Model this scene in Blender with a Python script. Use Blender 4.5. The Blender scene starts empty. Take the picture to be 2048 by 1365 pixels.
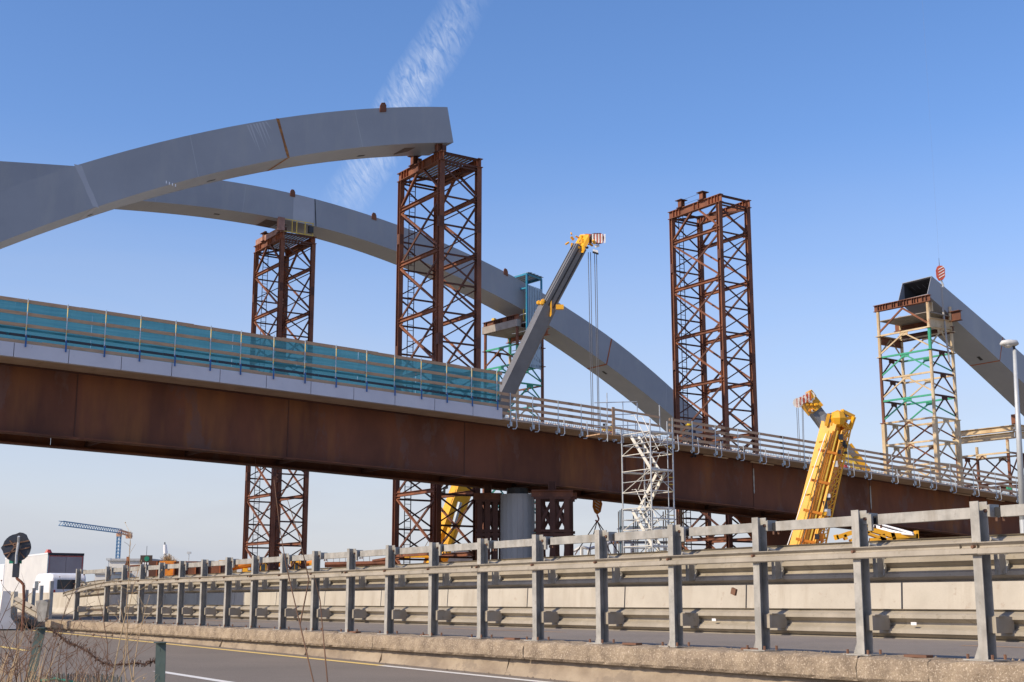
import bpy, bmesh, math, random
from mathutils import Vector, Matrix
random.seed(7)
R = math.radians
V = Vector
SC = bpy.context.scene
COL = SC.collection
# ------------------------------------------------------------------ camera, sky, sun, exposure
EYE = 1.12
FPX = 2650.0
PITCH = math.atan2(521, FPX)
cd = bpy.data.cameras.new('camera'); cam = bpy.data.objects.new('camera', cd); COL.objects.link(cam)
cam.location = (0, 0, EYE); cam.rotation_euler = (R(90) + PITCH, 0, 0)
cd.sensor_width = 36; cd.lens = FPX * 36 / 2048.0; cd.clip_start = 0.1; cd.clip_end = 9000
SC.camera = cam
SUN = V((-0.872, -0.490, 0)).normalized()
SEL = R(35)
wd = bpy.data.worlds.new('World'); SC.world = wd; wd.use_nodes = True
nt = wd.node_tree; nt.nodes.clear()
def wn(t): return nt.nodes.new(t)
wo = wn('ShaderNodeOutputWorld'); bg = wn('ShaderNodeBackground'); sky = wn('ShaderNodeTexSky')
sky.sky_type = 'NISHITA'; sky.sun_disc = False; sky.sun_elevation = SEL
sky.sun_rotation = math.atan2(SUN.x, SUN.y); sky.air_density = 1.0; sky.dust_density = 0.6; sky.ozone_density = 2.6; sky.altitude = 100
hsv = wn('ShaderNodeHueSaturation'); hsv.inputs['Saturation'].default_value = 1.22
nt.links.new(sky.outputs[0], hsv.inputs['Color'])
tint = wn('ShaderNodeMixRGB'); tint.blend_type = 'MULTIPLY'; tint.inputs[0].default_value = 1.0; tint.inputs[2].default_value = (1.24, 1.02, 1.08, 1)
nt.links.new(hsv.outputs[0], tint.inputs[1])
bg.inputs[1].default_value = 0.15
nt.links.new(bg.outputs[0], wo.inputs[0])
sd = bpy.data.lights.new('sun', 'SUN'); sun = bpy.data.objects.new('sun', sd); COL.objects.link(sun)
sd.energy = 3.9; sd.angle = R(0.5); sd.color = (1.0, 0.865, 0.665)
sdir = V((SUN.x * math.cos(SEL), SUN.y * math.cos(SEL), math.sin(SEL)))
sun.rotation_euler = sdir.to_track_quat('Z', 'Y').to_euler(); sun.location = sdir * 200
SC.view_settings.view_transform = 'Standard'; SC.view_settings.look = 'None'
SC.view_settings.exposure = 0.25; SC.view_settings.gamma = 1
SC.render.engine = 'CYCLES'

# ------------------------------------------------------------------ survey helpers (sight lines of the survey -> places in the world)
def ray(px, py):
    x = (px - 1024) / FPX; v = (682.5 - py) / FPX
    return V((x, math.cos(PITCH) - v * math.sin(PITCH), math.sin(PITCH) + v * math.cos(PITCH)))
EYEP = V((0, 0, EYE))
def at(px, py, Y):
    r = ray(px, py); return EYEP + r * (Y / r.y)
def onp(px, py, P0, n):
    r = ray(px, py); return EYEP + r * ((n[0] * P0[0] + n[1] * P0[1]) / (n[0] * r.x + n[1] * r.y))
def v3(a, z): return V((a[0], a[1], z))
TH = R(56.1)
U = V((math.sin(TH), math.cos(TH), 0)); Wd = V((-math.cos(TH), math.sin(TH), 0)); UP = V((0, 0, 1))
AB = math.atan(1737 / 2700.0)
UM = V((-math.sin(AB), math.cos(AB), 0)); NF = V((math.cos(AB), math.sin(AB), 0))   # along the motorway, away across it

# ------------------------------------------------------------------ contrail in the sky (direction based)
def M(op, a, b=None, c=None, clamp=False):
    n = wn('ShaderNodeMath'); n.operation = op; n.use_clamp = clamp
    for i, x in enumerate((a, b, c)):
        if x is None: continue
        if isinstance(x, (int, float)): n.inputs[i].default_value = x
        else: nt.links.new(x, n.inputs[i])
    return n.outputs[0]
def dotn(vec, c):
    n = wn('ShaderNodeVectorMath'); n.operation = 'DOT_PRODUCT'; nt.links.new(vec, n.inputs[0]); n.inputs[1].default_value = c; return n.outputs['Value']
tcw = wn('ShaderNodeTexCoord'); dirv = tcw.outputs['Generated']
pa = ray(685, 400).normalized(); pm = ray(815, 175).normalized(); pb = ray(925, 10).normalized()
ax = (pb - pa).normalized(); nrm = pa.cross(pb).normalized()
cross = dotn(dirv, nrm); alng = dotn(dirv, ax)
a0 = pa.dot(ax); a1 = pb.dot(ax)
mp = wn('ShaderNodeMapping'); nt.links.new(dirv, mp.inputs[0]); mp.inputs['Scale'].default_value = (1, 1, 1)
def noise(scale, detail, rough, dist=0, vec=None):
    n = wn('ShaderNodeTexNoise'); n.inputs['Scale'].default_value = scale; n.inputs['Detail'].default_value = detail
    n.inputs['Roughness'].default_value = rough; n.inputs['Distortion'].default_value = dist
    nt.links.new(vec or dirv, n.inputs['Vector']); return n.outputs['Fac']
# streak space: squash along a slanted direction so that the puffs lie across the trail
cmb = wn('ShaderNodeCombineXYZ')
nt.links.new(M('MULTIPLY', cross, 1.0), cmb.inputs[0]); nt.links.new(M('ADD', M('MULTIPLY', alng, 2.4), M('MULTIPLY', cross, 1.3)), cmb.inputs[1])
n1 = noise(75, 7, 0.60, 1.2, cmb.outputs[0]); n2 = noise(9, 3, 0.5, 0, dirv)
wob = M('MULTIPLY', M('SUBTRACT', n2, 0.5), 0.018)
dist = M('ABSOLUTE', M('ADD', cross, wob))
band = M('SUBTRACT', 1.0, M('DIVIDE', dist, 0.019), clamp=True)
tt = M('DIVIDE', M('SUBTRACT', alng, a0), a1 - a0)
ends = M('MULTIPLY', M('MULTIPLY', M('ADD', tt, 0.1), 4.0, clamp=True), M('MULTIPLY', M('SUBTRACT', 1.25, tt), 1.6, clamp=True), clamp=True)
puff = M('MULTIPLY', M('SUBTRACT', n1, 0.33), 2.6, clamp=True)
fac = M('MULTIPLY', M('MULTIPLY', M('MULTIPLY', M('POWER', band, 0.8), puff), ends), 0.60, clamp=True)
fac = M('MULTIPLY', fac, M('GREATER_THAN', dotn(dirv, pm), 0.9))
# thin veil of cirrus near the horizon
sep = wn('ShaderNodeSeparateXYZ'); nt.links.new(dirv, sep.inputs[0])
c2 = wn('ShaderNodeCombineXYZ'); nt.links.new(sep.outputs[0], c2.inputs[0]); nt.links.new(sep.outputs[1], c2.inputs[1]); nt.links.new(M('MULTIPLY', sep.outputs[2], 5.0), c2.inputs[2])
ci = noise(3.0, 5, 0.55, 0.5, c2.outputs[0])
hz = M('SUBTRACT', 1.0, M('DIVIDE', M('ABSOLUTE', sep.outputs[2]), 0.34), clamp=True)
veil = M('MULTIPLY', M('MULTIPLY', M('MULTIPLY', M('SUBTRACT', ci, 0.30), 2.2, clamp=True), hz), 0.35, clamp=True)
base = wn('ShaderNodeMixRGB'); nt.links.new(tint.outputs[0], base.inputs[1]); base.inputs[2].default_value = (3.3, 3.5, 3.9, 1)
nt.links.new(M('ADD', M('MULTIPLY', M('POWER', hz, 1.5), 0.95), veil, clamp=True), base.inputs[0])
cl = wn('ShaderNodeMixRGB'); nt.links.new(base.outputs[0], cl.inputs[1]); cl.inputs[2].default_value = (4.9, 5.25, 5.9, 1); nt.links.new(fac, cl.inputs[0])
nt.links.new(cl.outputs[0], bg.inputs[0])

# ------------------------------------------------------------------ materials
MATS = {}
def mat(name, c1, c2=None, rough=0.7, metal=0.0, scale=3.0, detail=6, stretch=(1, 1, 1), lo=0.38, hi=0.62, bump=0.0, bscale=40, spots=None, spec=0.5, streak=None):
    m = bpy.data.materials.new(name); m.use_nodes = True; t = m.node_tree; n = t.nodes; L = t.links
    b = n['Principled BSDF']; b.inputs['Roughness'].default_value = rough; b.inputs['Metallic'].default_value = metal
    b.inputs['Specular IOR Level'].default_value = spec
    g = n.new('ShaderNodeNewGeometry')
    mpn = n.new('ShaderNodeMapping'); mpn.inputs['Scale'].default_value = stretch; L.new(g.outputs['Position'], mpn.inputs[0])
    def nz(s, d=6, r=0.6, vec=None):
        x = n.new('ShaderNodeTexNoise'); x.inputs['Scale'].default_value = s; x.inputs['Detail'].default_value = d; x.inputs['Roughness'].default_value = r
        L.new(vec or mpn.outputs[0], x.inputs['Vector']); return x.outputs['Fac']
    def ramp(f, lo, hi, a, bb):
        x = n.new('ShaderNodeValToRGB'); x.color_ramp.elements[0].position = lo; x.color_ramp.elements[1].position = hi
        x.color_ramp.elements[0].color = a; x.color_ramp.elements[1].color = bb; L.new(f, x.inputs[0]); return x.outputs[0]
    c2 = c2 or tuple(x * 0.75 for x in c1)
    col = ramp(nz(scale, detail), lo, hi, (*c2, 1), (*c1, 1))
    if streak:  # (colour, amount, horizontal scale): vertical runs
        mp2 = n.new('ShaderNodeMapping'); mp2.inputs['Scale'].default_value = (streak[2], streak[2], streak[3] if len(streak) > 3 else 0.12); L.new(g.outputs['Position'], mp2.inputs[0])
        f = ramp(nz(1.0, 4, 0.6, mp2.outputs[0]), 0.5, 0.72, (0, 0, 0, 1), (streak[1],) * 3 + (1,))
        mx = n.new('ShaderNodeMixRGB'); L.new(f, mx.inputs[0]); L.new(col, mx.inputs[1]); mx.inputs[2].default_value = (*streak[0], 1); col = mx.outputs[0]
    if spots:   # (colour, threshold, scale, amount)
        f = ramp(nz(spots[2], 8, 0.7), spots[1], spots[1] + 0.05, (0, 0, 0, 1), (spots[3],) * 3 + (1,))
        mx = n.new('ShaderNodeMixRGB'); L.new(f, mx.inputs[0]); L.new(col, mx.inputs[1]); mx.inputs[2].default_value = (*spots[0], 1); col = mx.outputs[0]
    L.new(col, b.inputs['Base Color'])
    if bump:
        bp = n.new('ShaderNodeBump'); bp.inputs['Strength'].default_value = bump; bp.inputs['Distance'].default_value = 0.02
        L.new(nz(bscale, 8, 0.65, g.outputs['Position']), bp.inputs['Height']); L.new(bp.outputs[0], b.inputs['Normal'])
    MATS[name] = m; return m
mat('rust', (0.25, 0.093, 0.046), (0.12, 0.047, 0.028), 0.85, 0, 1.3, 8, (1, 1, 0.5), 0.35, 0.65, 0.2, 30, ((0.36, 0.14, 0.06), 0.60, 6, 0.5))
mat('rust_dark', (0.12, 0.050, 0.032), (0.075, 0.030, 0.020), 0.85, 0, 1.0, 8, (1, 1, 0.4), 0.35, 0.65, 0.2, 30)
mat('weathering_steel', (0.205, 0.075, 0.040), (0.110, 0.043, 0.027), 0.75, 0, 0.45, 8, (1, 1, 0.5), 0.35, 0.66, 0.1, 25, ((0.15, 0.085, 0.072), 0.55, 0.55, 0.6), 0.3, ((0.30, 0.12, 0.04), 0.8, 0.55, 0.10))
mat('rust_orange', (0.40, 0.125, 0.045), (0.27, 0.08, 0.034), 0.8, 0, 2.0, 6)
mat('rib_paint', (0.315, 0.330, 0.355), (0.270, 0.285, 0.310), 0.42, 0, 0.30, 5, (1, 1, 1), 0.3, 0.7, 0.03, 6, None, 0.4, ((0.37, 0.37, 0.36), 0.45, 0.9, 0.2))
mat('rib_paint_light', (0.42, 0.435, 0.46), (0.38, 0.39, 0.42), 0.5, 0, 0.5, 5)
mat('rib_inside_shade', (0.06, 0.06, 0.065), None, 0.7)  # near-black colour standing in for the shade inside the box rib
mat('weld_rust', (0.42, 0.19, 0.05), (0.22, 0.09, 0.03), 0.85, 0, 5, 6)
mat('scorch', (0.10, 0.075, 0.06), (0.16, 0.12, 0.10), 0.9, 0, 3)
mat('precast', (0.66, 0.65, 0.68), (0.58, 0.57, 0.61), 0.85, 0, 0.9, 8, (1, 1, 1), 0.3, 0.7, 0.1, 30, ((0.30, 0.29, 0.30), 0.66, 3, 0.5))
mat('soffit_board', (0.52, 0.38, 0.27), (0.42, 0.30, 0.21), 0.85, 0, 1.2, 6, (1, 1, 1))
mat('timber', (0.58, 0.375, 0.225), (0.42, 0.26, 0.155), 0.8, 0, 2.5, 6, (1, 1, 8), 0.3, 0.7, 0.1, 60)
mat('blue_post', (0.03, 0.13, 0.36), None, 0.5); mat('yellow_paint', (0.80, 0.55, 0.08), None, 0.5)
mat('zinc', (0.47, 0.53, 0.56), (0.38, 0.44, 0.48), 0.45, 0.35, 3, 6)
mat('galv', (0.43, 0.41, 0.365), (0.29, 0.28, 0.25), 0.55, 0.05, 5, 10, (1, 1, 1), 0.38, 0.62, 0.08, 60, ((0.20, 0.17, 0.13), 0.60, 14, 0.5), 0.5, ((0.25, 0.215, 0.165), 0.6, 7, 0.6))
mat('galv_beam', (0.40, 0.355, 0.285), (0.30, 0.265, 0.21), 0.6, 0.0, 2, 8, (1, 1, 1), 0.35, 0.65, 0.05, 60, ((0.22, 0.19, 0.14), 0.585, 6, 0.55), 0.4, ((0.26, 0.225, 0.17), 0.5, 5, 0.5))
mat('rusty_bolt', (0.20, 0.10, 0.06), None, 0.8)
mat('kerb_concrete', (0.37, 0.29, 0.20), (0.20, 0.152, 0.105), 0.95, 0, 4.0, 10, (1, 1, 1), 0.35, 0.65, 1.0, 28, ((0.60, 0.50, 0.38), 0.55, 48, 0.75))
mat('kerb_wall_concrete', (0.38, 0.31, 0.225), (0.23, 0.18, 0.13), 0.95, 0, 1.2, 10, (1, 1, 1.8), 0.35, 0.65, 0.5, 25, ((0.21, 0.17, 0.13), 0.53, 2.2, 0.6), 0.3)
mat('jersey_concrete', (0.52, 0.475, 0.39), (0.42, 0.38, 0.31), 0.9, 0, 0.9, 9, (1, 1, 1), 0.32, 0.68, 0.2, 25, ((0.38, 0.31, 0.24), 0.60, 7, 0.6), 0.3, ((0.36, 0.31, 0.24), 0.6, 2.6, 0.5))
mat('white_concrete', (0.80, 0.78, 0.74), (0.70, 0.67, 0.62), 0.85, 0, 2)
mat('pier_concrete', (0.44, 0.42, 0.39), (0.34, 0.33, 0.31), 0.9, 0, 1.5, 8, (2, 2, 0.3), 0.3, 0.7, 0.1, 20)
mat('asphalt_near', (0.245, 0.208, 0.172), (0.195, 0.166, 0.138), 0.92, 0, 0.35, 10, (1, 1, 1), 0.3, 0.7, 0.6, 110, ((0.36, 0.33, 0.29), 0.56, 60, 0.55), 0.2)
mat('asphalt_far', (0.26, 0.222, 0.185), (0.21, 0.18, 0.15), 0.92, 0, 0.5, 10, (1, 1, 1), 0.3, 0.7, 0.5, 90, ((0.40, 0.36, 0.31), 0.56, 50, 0.5), 0.2)
mat('earth', (0.36, 0.30, 0.22), (0.26, 0.225, 0.15), 0.95, 0, 0.06, 10)
mat('line_white', (0.78, 0.76, 0.70), (0.60, 0.57, 0.50), 0.7, 0, 8, 8, (1, 1, 1), 0.25, 0.5)
mat('line_yellow', (0.85, 0.62, 0.20), (0.70, 0.49, 0.17), 0.7, 0, 8, 8, (1, 1, 1), 0.25, 0.5)
mat('line_orange', (0.62, 0.34, 0.14), (0.45, 0.28, 0.15), 0.7, 0, 8)
mat('crane_yellow', (0.86, 0.44, 0.02), (0.72, 0.34, 0.02), 0.42, 0, 2.2, 7, (1, 1, 1), 0.3, 0.6, 0, 40, ((0.30, 0.16, 0.05), 0.66, 5, 0.6))
mat('crane_orange', (0.80, 0.27, 0.02), (0.6, 0.2, 0.02), 0.5, 0, 2)
mat('boom_grey', (0.22, 0.22, 0.225), (0.16, 0.16, 0.165), 0.4, 0.2, 0.8, 7, (1, 1, 1), 0.3, 0.7, 0, 40, ((0.38, 0.36, 0.33), 0.66, 3, 0.5))
mat('boom_dark', (0.03, 0.03, 0.033), None, 0.5)
mat('hook_red', (0.55, 0.10, 0.05), (0.42, 0.08, 0.05), 0.5); mat('stripe_white', (0.82, 0.80, 0.76), None, 0.5)
mat('cable', (0.14, 0.14, 0.15), None, 0.5, 0.3)
mat('cream_paint', (0.60, 0.47, 0.29), (0.46, 0.33, 0.18), 0.6, 0, 1.3, 8, (1, 1, 0.6), 0.35, 0.6, 0, 40, ((0.34, 0.14, 0.06), 0.585, 2.2, 0.8))
mat('green_paint', (0.03, 0.34, 0.20), (0.05, 0.30, 0.17), 0.5, 0, 3, 6, (1, 1, 1), 0.4, 0.6, 0, 40, ((0.35, 0.28, 0.16), 0.63, 3, 0.6))
mat('teal_paint', (0.03, 0.28, 0.30), (0.05, 0.22, 0.22), 0.5, 0, 3)
mat('enclosure_blue', (0.02, 0.25, 0.40), (0.04, 0.20, 0.30), 0.5, 0, 3)
mat('corrugated', (0.36, 0.43, 0.47), (0.30, 0.37, 0.42), 0.4, 0.3, 1.5)
mat('deck_sheet', (0.34, 0.30, 0.26), (0.25, 0.21, 0.18), 0.7, 0.1, 1.5, 7, (1, 1, 1), 0.35, 0.65, 0, 40, ((0.22, 0.10, 0.05), 0.62, 2, 0.5))
mat('pink_primer', (0.40, 0.22, 0.16), (0.28, 0.14, 0.10), 0.7, 0, 2)
mat('scaffold_steel', (0.56, 0.58, 0.58), (0.45, 0.48, 0.50), 0.4, 0.3, 4, 6)
mat('scaffold_white', (0.74, 0.72, 0.66), (0.60, 0.58, 0.52), 0.5, 0, 3)
mat('trailer_side', (0.62, 0.61, 0.58), (0.56, 0.55, 0.53), 0.6, 0, 0.8)
mat('trailer_door', (0.36, 0.33, 0.34), (0.31, 0.28, 0.29), 0.5, 0, 0.8)
mat('white_paint', (0.82, 0.82, 0.82), (0.75, 0.75, 0.76), 0.35)
mat('light_red', (0.55, 0.05, 0.04), None, 0.4); mat('black', (0.015, 0.015, 0.017), None, 0.6)
mat('window_glass', (0.03, 0.04, 0.05), None, 0.1)
mat('sign_back', (0.020, 0.028, 0.045), (0.035, 0.035, 0.04), 0.5, 0, 8); mat('bag_green', (0.02, 0.30, 0.20), None, 0.5)
mat('post_green', (0.085, 0.125, 0.115), (0.06, 0.09, 0.085), 0.6, 0, 8)
mat('twig', (0.23, 0.13, 0.08), (0.13, 0.075, 0.05), 0.9, 0, 6); mat('straw', (0.52, 0.38, 0.22), (0.40, 0.27, 0.15), 0.9, 0, 6)
mat('barb', (0.11, 0.055, 0.035), None, 0.8); mat('grassy', (0.30, 0.24, 0.13), (0.15, 0.15, 0.07), 0.95, 0, 8)
mat('tower_blue', (0.10, 0.28, 0.50), None, 0.5); mat('tower_orange', (0.60, 0.33, 0.20), None, 0.5)
mat('shed_wall', (0.62, 0.60, 0.55), (0.56, 0.54, 0.50), 0.8, 0, 0.1); mat('shed_roof', (0.42, 0.42, 0.42), None, 0.8)
mat('sign_brown', (0.055, 0.035, 0.025), None, 0.6); mat('sign_green', (0.0, 0.22, 0.13), None, 0.6)
mat('lamp_white', (0.62, 0.62, 0.60), None, 0.5); mat('lamp_glass', (0.75, 0.70, 0.60), None, 0.2)
mat('pole_grey', (0.52, 0.54, 0.54), (0.45, 0.47, 0.48), 0.5, 0.2, 3)
mat('helmet', (0.85, 0.60, 0.02), None, 0.4); mat('workwear', (0.03, 0.04, 0.07), None, 0.8); mat('hiviz', (0.85, 0.28, 0.03), None, 0.7); mat('skin', (0.45, 0.27, 0.19), None, 0.6)
mat('rubble', (0.50, 0.38, 0.32), (0.62, 0.58, 0.54), 0.9, 0, 12, 4, (1, 1, 1), 0.45, 0.55)
mat('rebar', (0.20, 0.16, 0.15), None, 0.7); mat('red_paint', (0.62, 0.03, 0.03), None, 0.4)
mat('slab_top', (0.46, 0.43, 0.40), None, 0.9, 0, 2); mat('dark_sheet', (0.10, 0.09, 0.095), None, 0.7)
mat('tree_bark', (0.20, 0.15, 0.11), None, 0.9)
def meshcloth():
    m = bpy.data.materials.new('fence_mesh'); m.use_nodes = True; t = m.node_tree; n = t.nodes; L = t.links; n.clear()
    o = n.new('ShaderNodeOutputMaterial'); mx = n.new('ShaderNodeMixShader'); tr = n.new('ShaderNodeBsdfTransparent'); tl = n.new('ShaderNodeBsdfTranslucent'); df = n.new('ShaderNodeBsdfDiffuse'); m2 = n.new('ShaderNodeMixShader')
    tr.inputs[0].default_value = (0.16, 0.38, 0.40, 1); g = n.new('ShaderNodeNewGeometry')
    mp_ = n.new('ShaderNodeMapping'); mp_.inputs['Scale'].default_value = (0.25, 0.25, 6); L.new(g.outputs['Position'], mp_.inputs[0])
    nz = n.new('ShaderNodeTexNoise'); nz.inputs['Scale'].default_value = 2.2; nz.inputs['Detail'].default_value = 6; L.new(mp_.outputs[0], nz.inputs['Vector'])
    rp = n.new('ShaderNodeValToRGB'); rp.color_ramp.elements[0].position = 0.35; rp.color_ramp.elements[1].position = 0.65
    rp.color_ramp.elements[0].color = (0.08, 0.27, 0.33, 1); rp.color_ramp.elements[1].color = (0.13, 0.37, 0.44, 1); L.new(nz.outputs['Fac'], rp.inputs[0])
    L.new(rp.outputs[0], tl.inputs[0]); L.new(rp.outputs[0], df.inputs[0]); m2.inputs[0].default_value = 0.5; L.new(df.outputs[0], m2.inputs[1]); L.new(tl.outputs[0], m2.inputs[2])
    mx.inputs[0].default_value = 0.70; L.new(tr.outputs[0], mx.inputs[1]); L.new(m2.outputs[0], mx.inputs[2]); L.new(mx.outputs[0], o.inputs[0]); MATS['fence_mesh'] = m
meshcloth()

# ------------------------------------------------------------------ mesh builder
class MB:
    def __init__(s): s.v = []; s.f = []
    def add(s, vs, fs):
        o = len(s.v); s.v += [tuple(p) for p in vs]; s.f += [tuple(i + o for i in f) for f in fs]; return s
    def prism(s, p, q, prof, up=UP, side=None, cap=True, closed=True):
        """sweep a 2-D profile (side, up) from p to q"""
        p = V(p); q = V(q); d = (q - p).normalized()
        if side is None:
            side = d.cross(up)
            if side.length < 1e-4: side = d.cross(V((0.83, 0.558, 0)))
            side.normalize()
        upv = side.cross(d).normalized(); n = len(prof)
        vs = [p + side * a + upv * b for a, b in prof] + [q + side * a + upv * b for a, b in prof]
        fs = [(i, (i + 1) % n, n + (i + 1) % n, n + i) for i in range(n if closed else n - 1)]
        if cap and closed: fs += [tuple(range(n))[::-1], tuple(range(n, 2 * n))]
        return s.add(vs, fs)
    def bar(s, p, q, w, h=None, up=UP, side=None):
        h = h or w; return s.prism(p, q, [(-w/2, -h/2), (w/2, -h/2), (w/2, h/2), (-w/2, h/2)], up, side)
    def ibeam(s, p, q, b, h, t=0.025, up=UP, side=None):
        B = b / 2; H = h / 2; T = t; k = t * 0.6
        return s.prism(p, q, [(-B, -H), (B, -H), (B, -H+T), (k, -H+T), (k, H-T), (B, H-T), (B, H), (-B, H), (-B, H-T), (-k, H-T), (-k, -H+T), (-B, -H+T)], up, side)
    def angle(s, p, q, b, t=0.02, up=UP, side=None):
        return s.prism(p, q, [(-b/2, -b/2), (b/2, -b/2), (b/2, -b/2+t), (-b/2+t, -b/2+t), (-b/2+t, b/2), (-b/2, b/2)], up, side)
    def tube(s, p, q, r, r2=None, n=6, cap=True):
        p = V(p); q = V(q); d = (q - p).normalized(); r2 = r if r2 is None else r2
        a = d.cross(UP);
        if a.length < 1e-3: a = V((1, 0, 0))
        a.normalize(); b = d.cross(a)
        vs = [p + (a*math.cos(2*math.pi*i/n) + b*math.sin(2*math.pi*i/n))*r for i in range(n)] + [q + (a*math.cos(2*math.pi*i/n) + b*math.sin(2*math.pi*i/n))*r2 for i in range(n)]
        fs = [(i, n+i, n+(i+1) % n, (i+1) % n) for i in range(n)]
        if cap: fs += [tuple(range(n)), tuple(range(n, 2*n))[::-1]]
        return s.add(vs, fs)
    def path(s, pts, r, n=5, r2=None):
        for i in range(len(pts)-1):
            k = len(pts)-1; ra = r if r2 is None else r+(r2-r)*i/k; rb = r if r2 is None else r+(r2-r)*(i+1)/k
            s.tube(pts[i], pts[i+1], ra, rb, n, cap=(i in (0, k-1)))
        return s
    def box(s, c, dx, dy, dz, ax=V((1, 0, 0)), ay=None, az=UP):
        ay = ay or az.cross(ax); c = V(c)
        vs = [c + ax*(dx/2*i) + ay*(dy/2*j) + az*(dz/2*k) for i in (-1, 1) for j in (-1, 1) for k in (-1, 1)]
        return s.add(vs, [(0, 1, 3, 2), (4, 6, 7, 5), (0, 4, 5, 1), (2, 3, 7, 6), (0, 2, 6, 4), (1, 5, 7, 3)])
    def hexa(s, a, b):
        """loft between two quads"""
        return s.add(list(a) + list(b), [(0, 1, 2, 3), (7, 6, 5, 4), (0, 4, 5, 1), (1, 5, 6, 2), (2, 6, 7, 3), (3, 7, 4, 0)])
    def sheet(s, a, b, c, d): return s.add([a, b, c, d], [(0, 1, 2, 3)])
    def ball(s, c, r, n=8, sz=1.0):
        vs = []; fs = []; c = V(c)
        for i in range(1, n//2+1-1+1):
            pass
        m = n//2
        for i in range(m+1):
            ph = math.pi*i/m
            for j in range(n):
                a = 2*math.pi*j/n; vs.append(c + V((math.sin(ph)*math.cos(a)*r, math.sin(ph)*math.sin(a)*r, math.cos(ph)*r*sz)))
        for i in range(m):
            for j in range(n): fs.append((i*n+j, (i+1)*n+j, (i+1)*n+(j+1) % n, i*n+(j+1) % n))
        return s.add(vs, fs)
    def build(s, name, m, parent=None, label=None, kind=None, bevel=0, smooth=False, recalc=True):
        if name in ('bolt', 'yellow_clip', 'chalk_mark', 'barb', 'stiffener', 'stud', 'ladder_rung', 'paint_scrape', 'safety_line', 'hoist_rope', 'strand'): kind = kind or 'stuff'
        me = bpy.data.meshes.new(name); org = V(s.v[0]) if s.v else V((0, 0, 0))
        base = parent.matrix_world.translation if False else V((0, 0, 0))
        me.from_pydata(s.v, [], s.f); me.materials.append(MATS[m] if isinstance(m, str) else m)
        if recalc:
            bm = bmesh.new(); bm.from_mesh(me); bmesh.ops.recalc_face_normals(bm, faces=bm.faces); bm.to_mesh(me); bm.free()
        if smooth:
            for p in me.polygons: p.use_smooth = True
        o = bpy.data.objects.new(name, me); COL.objects.link(o)
        if parent is not None:
            o.parent = parent
            off = V((0, 0, 0)); q = parent
            while q is not None: off += V(q.location); q = q.parent
            o.location = -off
        if label: o['label'] = label
        if kind: o['kind'] = kind
        if bevel:
            bv = o.modifiers.new('bevel', 'BEVEL'); bv.width = bevel; bv.segments = 2; bv.limit_method = 'ANGLE'
        return o
def thing(name, label, cat, loc=(0, 0, 0), group=None):
    o = bpy.data.objects.new(name, None); COL.objects.link(o); o.location = loc; o['label'] = label; o['category'] = cat
    if group: o['group'] = group
    return o
def tag(o, label, cat, group=None):
    o['label'] = label; o['category'] = cat
    if group: o['group'] = group
    return o

# ------------------------------------------------------------------ THE SETTING
BP0 = V((4.40, 12.70, 0))                 # foot of the nearest visible guardrail post
def bar_pt(t, o, z): return BP0 + UM*t + NF*o + UP*z      # t along the motorway (leftwards/away), o across it, z height
def road_z(t): return 0.05 + 0.0065*t
gm = MB()
n_ = 24
g = MB(); g.sheet(V((-4000, -300, -0.6)), V((4000, -300, -0.6)), V((4000, 7000, -0.6)), V((-4000, 7000, -0.6))); g.build('ground', 'earth', kind='structure')
def strip(name, m, o0, o1, t0, t1, zf, dz=0.0, dt=None):
    b = MB(); n = max(1, int((t1-t0)/(dt or 10)))
    vs = []
    for i in range(n+1):
        t = t0+(t1-t0)*i/n; vs += [bar_pt(t, o0, zf(t)+dz), bar_pt(t, o1, zf(t)+dz)]
    b.add(vs, [(2*i, 2*i+1, 2*i+3, 2*i+2) for i in range(n)])
    return b
strip('exit_road', 'asphalt_near', -7.4, -0.12, -30, 46, road_z).build('exit_road', 'asphalt_near', kind='structure')
b = strip('', '', -11.5, -0.12, 46, 160, road_z); b.build('exit_road', 'asphalt_near', kind='structure')
b = strip('', '', -12.5, -7.4, -30, 46, lambda t: road_z(t)-0.06); b.build('verge', 'grassy', kind='structure')
b = strip('', '', -0.05, 18.2, -35, 330, lambda t: 0.50, 0, 30); b.build('motorway', 'asphalt_far', kind='structure')
b = MB()
for o_, z_ in ((18.2, 0.499),):
    b.sheet(bar_pt(-35, o_, z_), bar_pt(330, o_, z_), bar_pt(330, 21, -0.6), bar_pt(-35, 21, -0.6))
b.build('embankment', 'earth', kind='structure')
def line(name, m, o, w, t0, t1, zf, parent=None):
    strip('', '', o-w/2, o+w/2, t0, t1, zf, 0.004, 4).build(name, m, kind='structure')
ed = -0.62
line('road_marking', 'line_yellow', ed, 0.16, 11.0, 46, road_z)
line('road_marking', 'line_white', ed, 0.16, -10, 11.0, road_z)
for (a, c, m) in ((-1.0, 3.0, 'line_white'), (8.0, 11.2, 'line_white'), (19.2, 25.0, 'line_yellow'), (36, 42, 'line_yellow')):
    line('road_marking', m, ed-3.55, 0.15, a, c, road_z)
for (a, c) in ((-12, -6.5), (-2.6, 4.6), (14.5, 19.5), (30, 36), (46, 52)):
    line('road_marking', 'line_orange', 5.4, 0.14, a, c, lambda t: 0.50)
line('road_marking', 'line_white', 12.0, 0.18, -20, 200, lambda t: 0.50)

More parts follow.
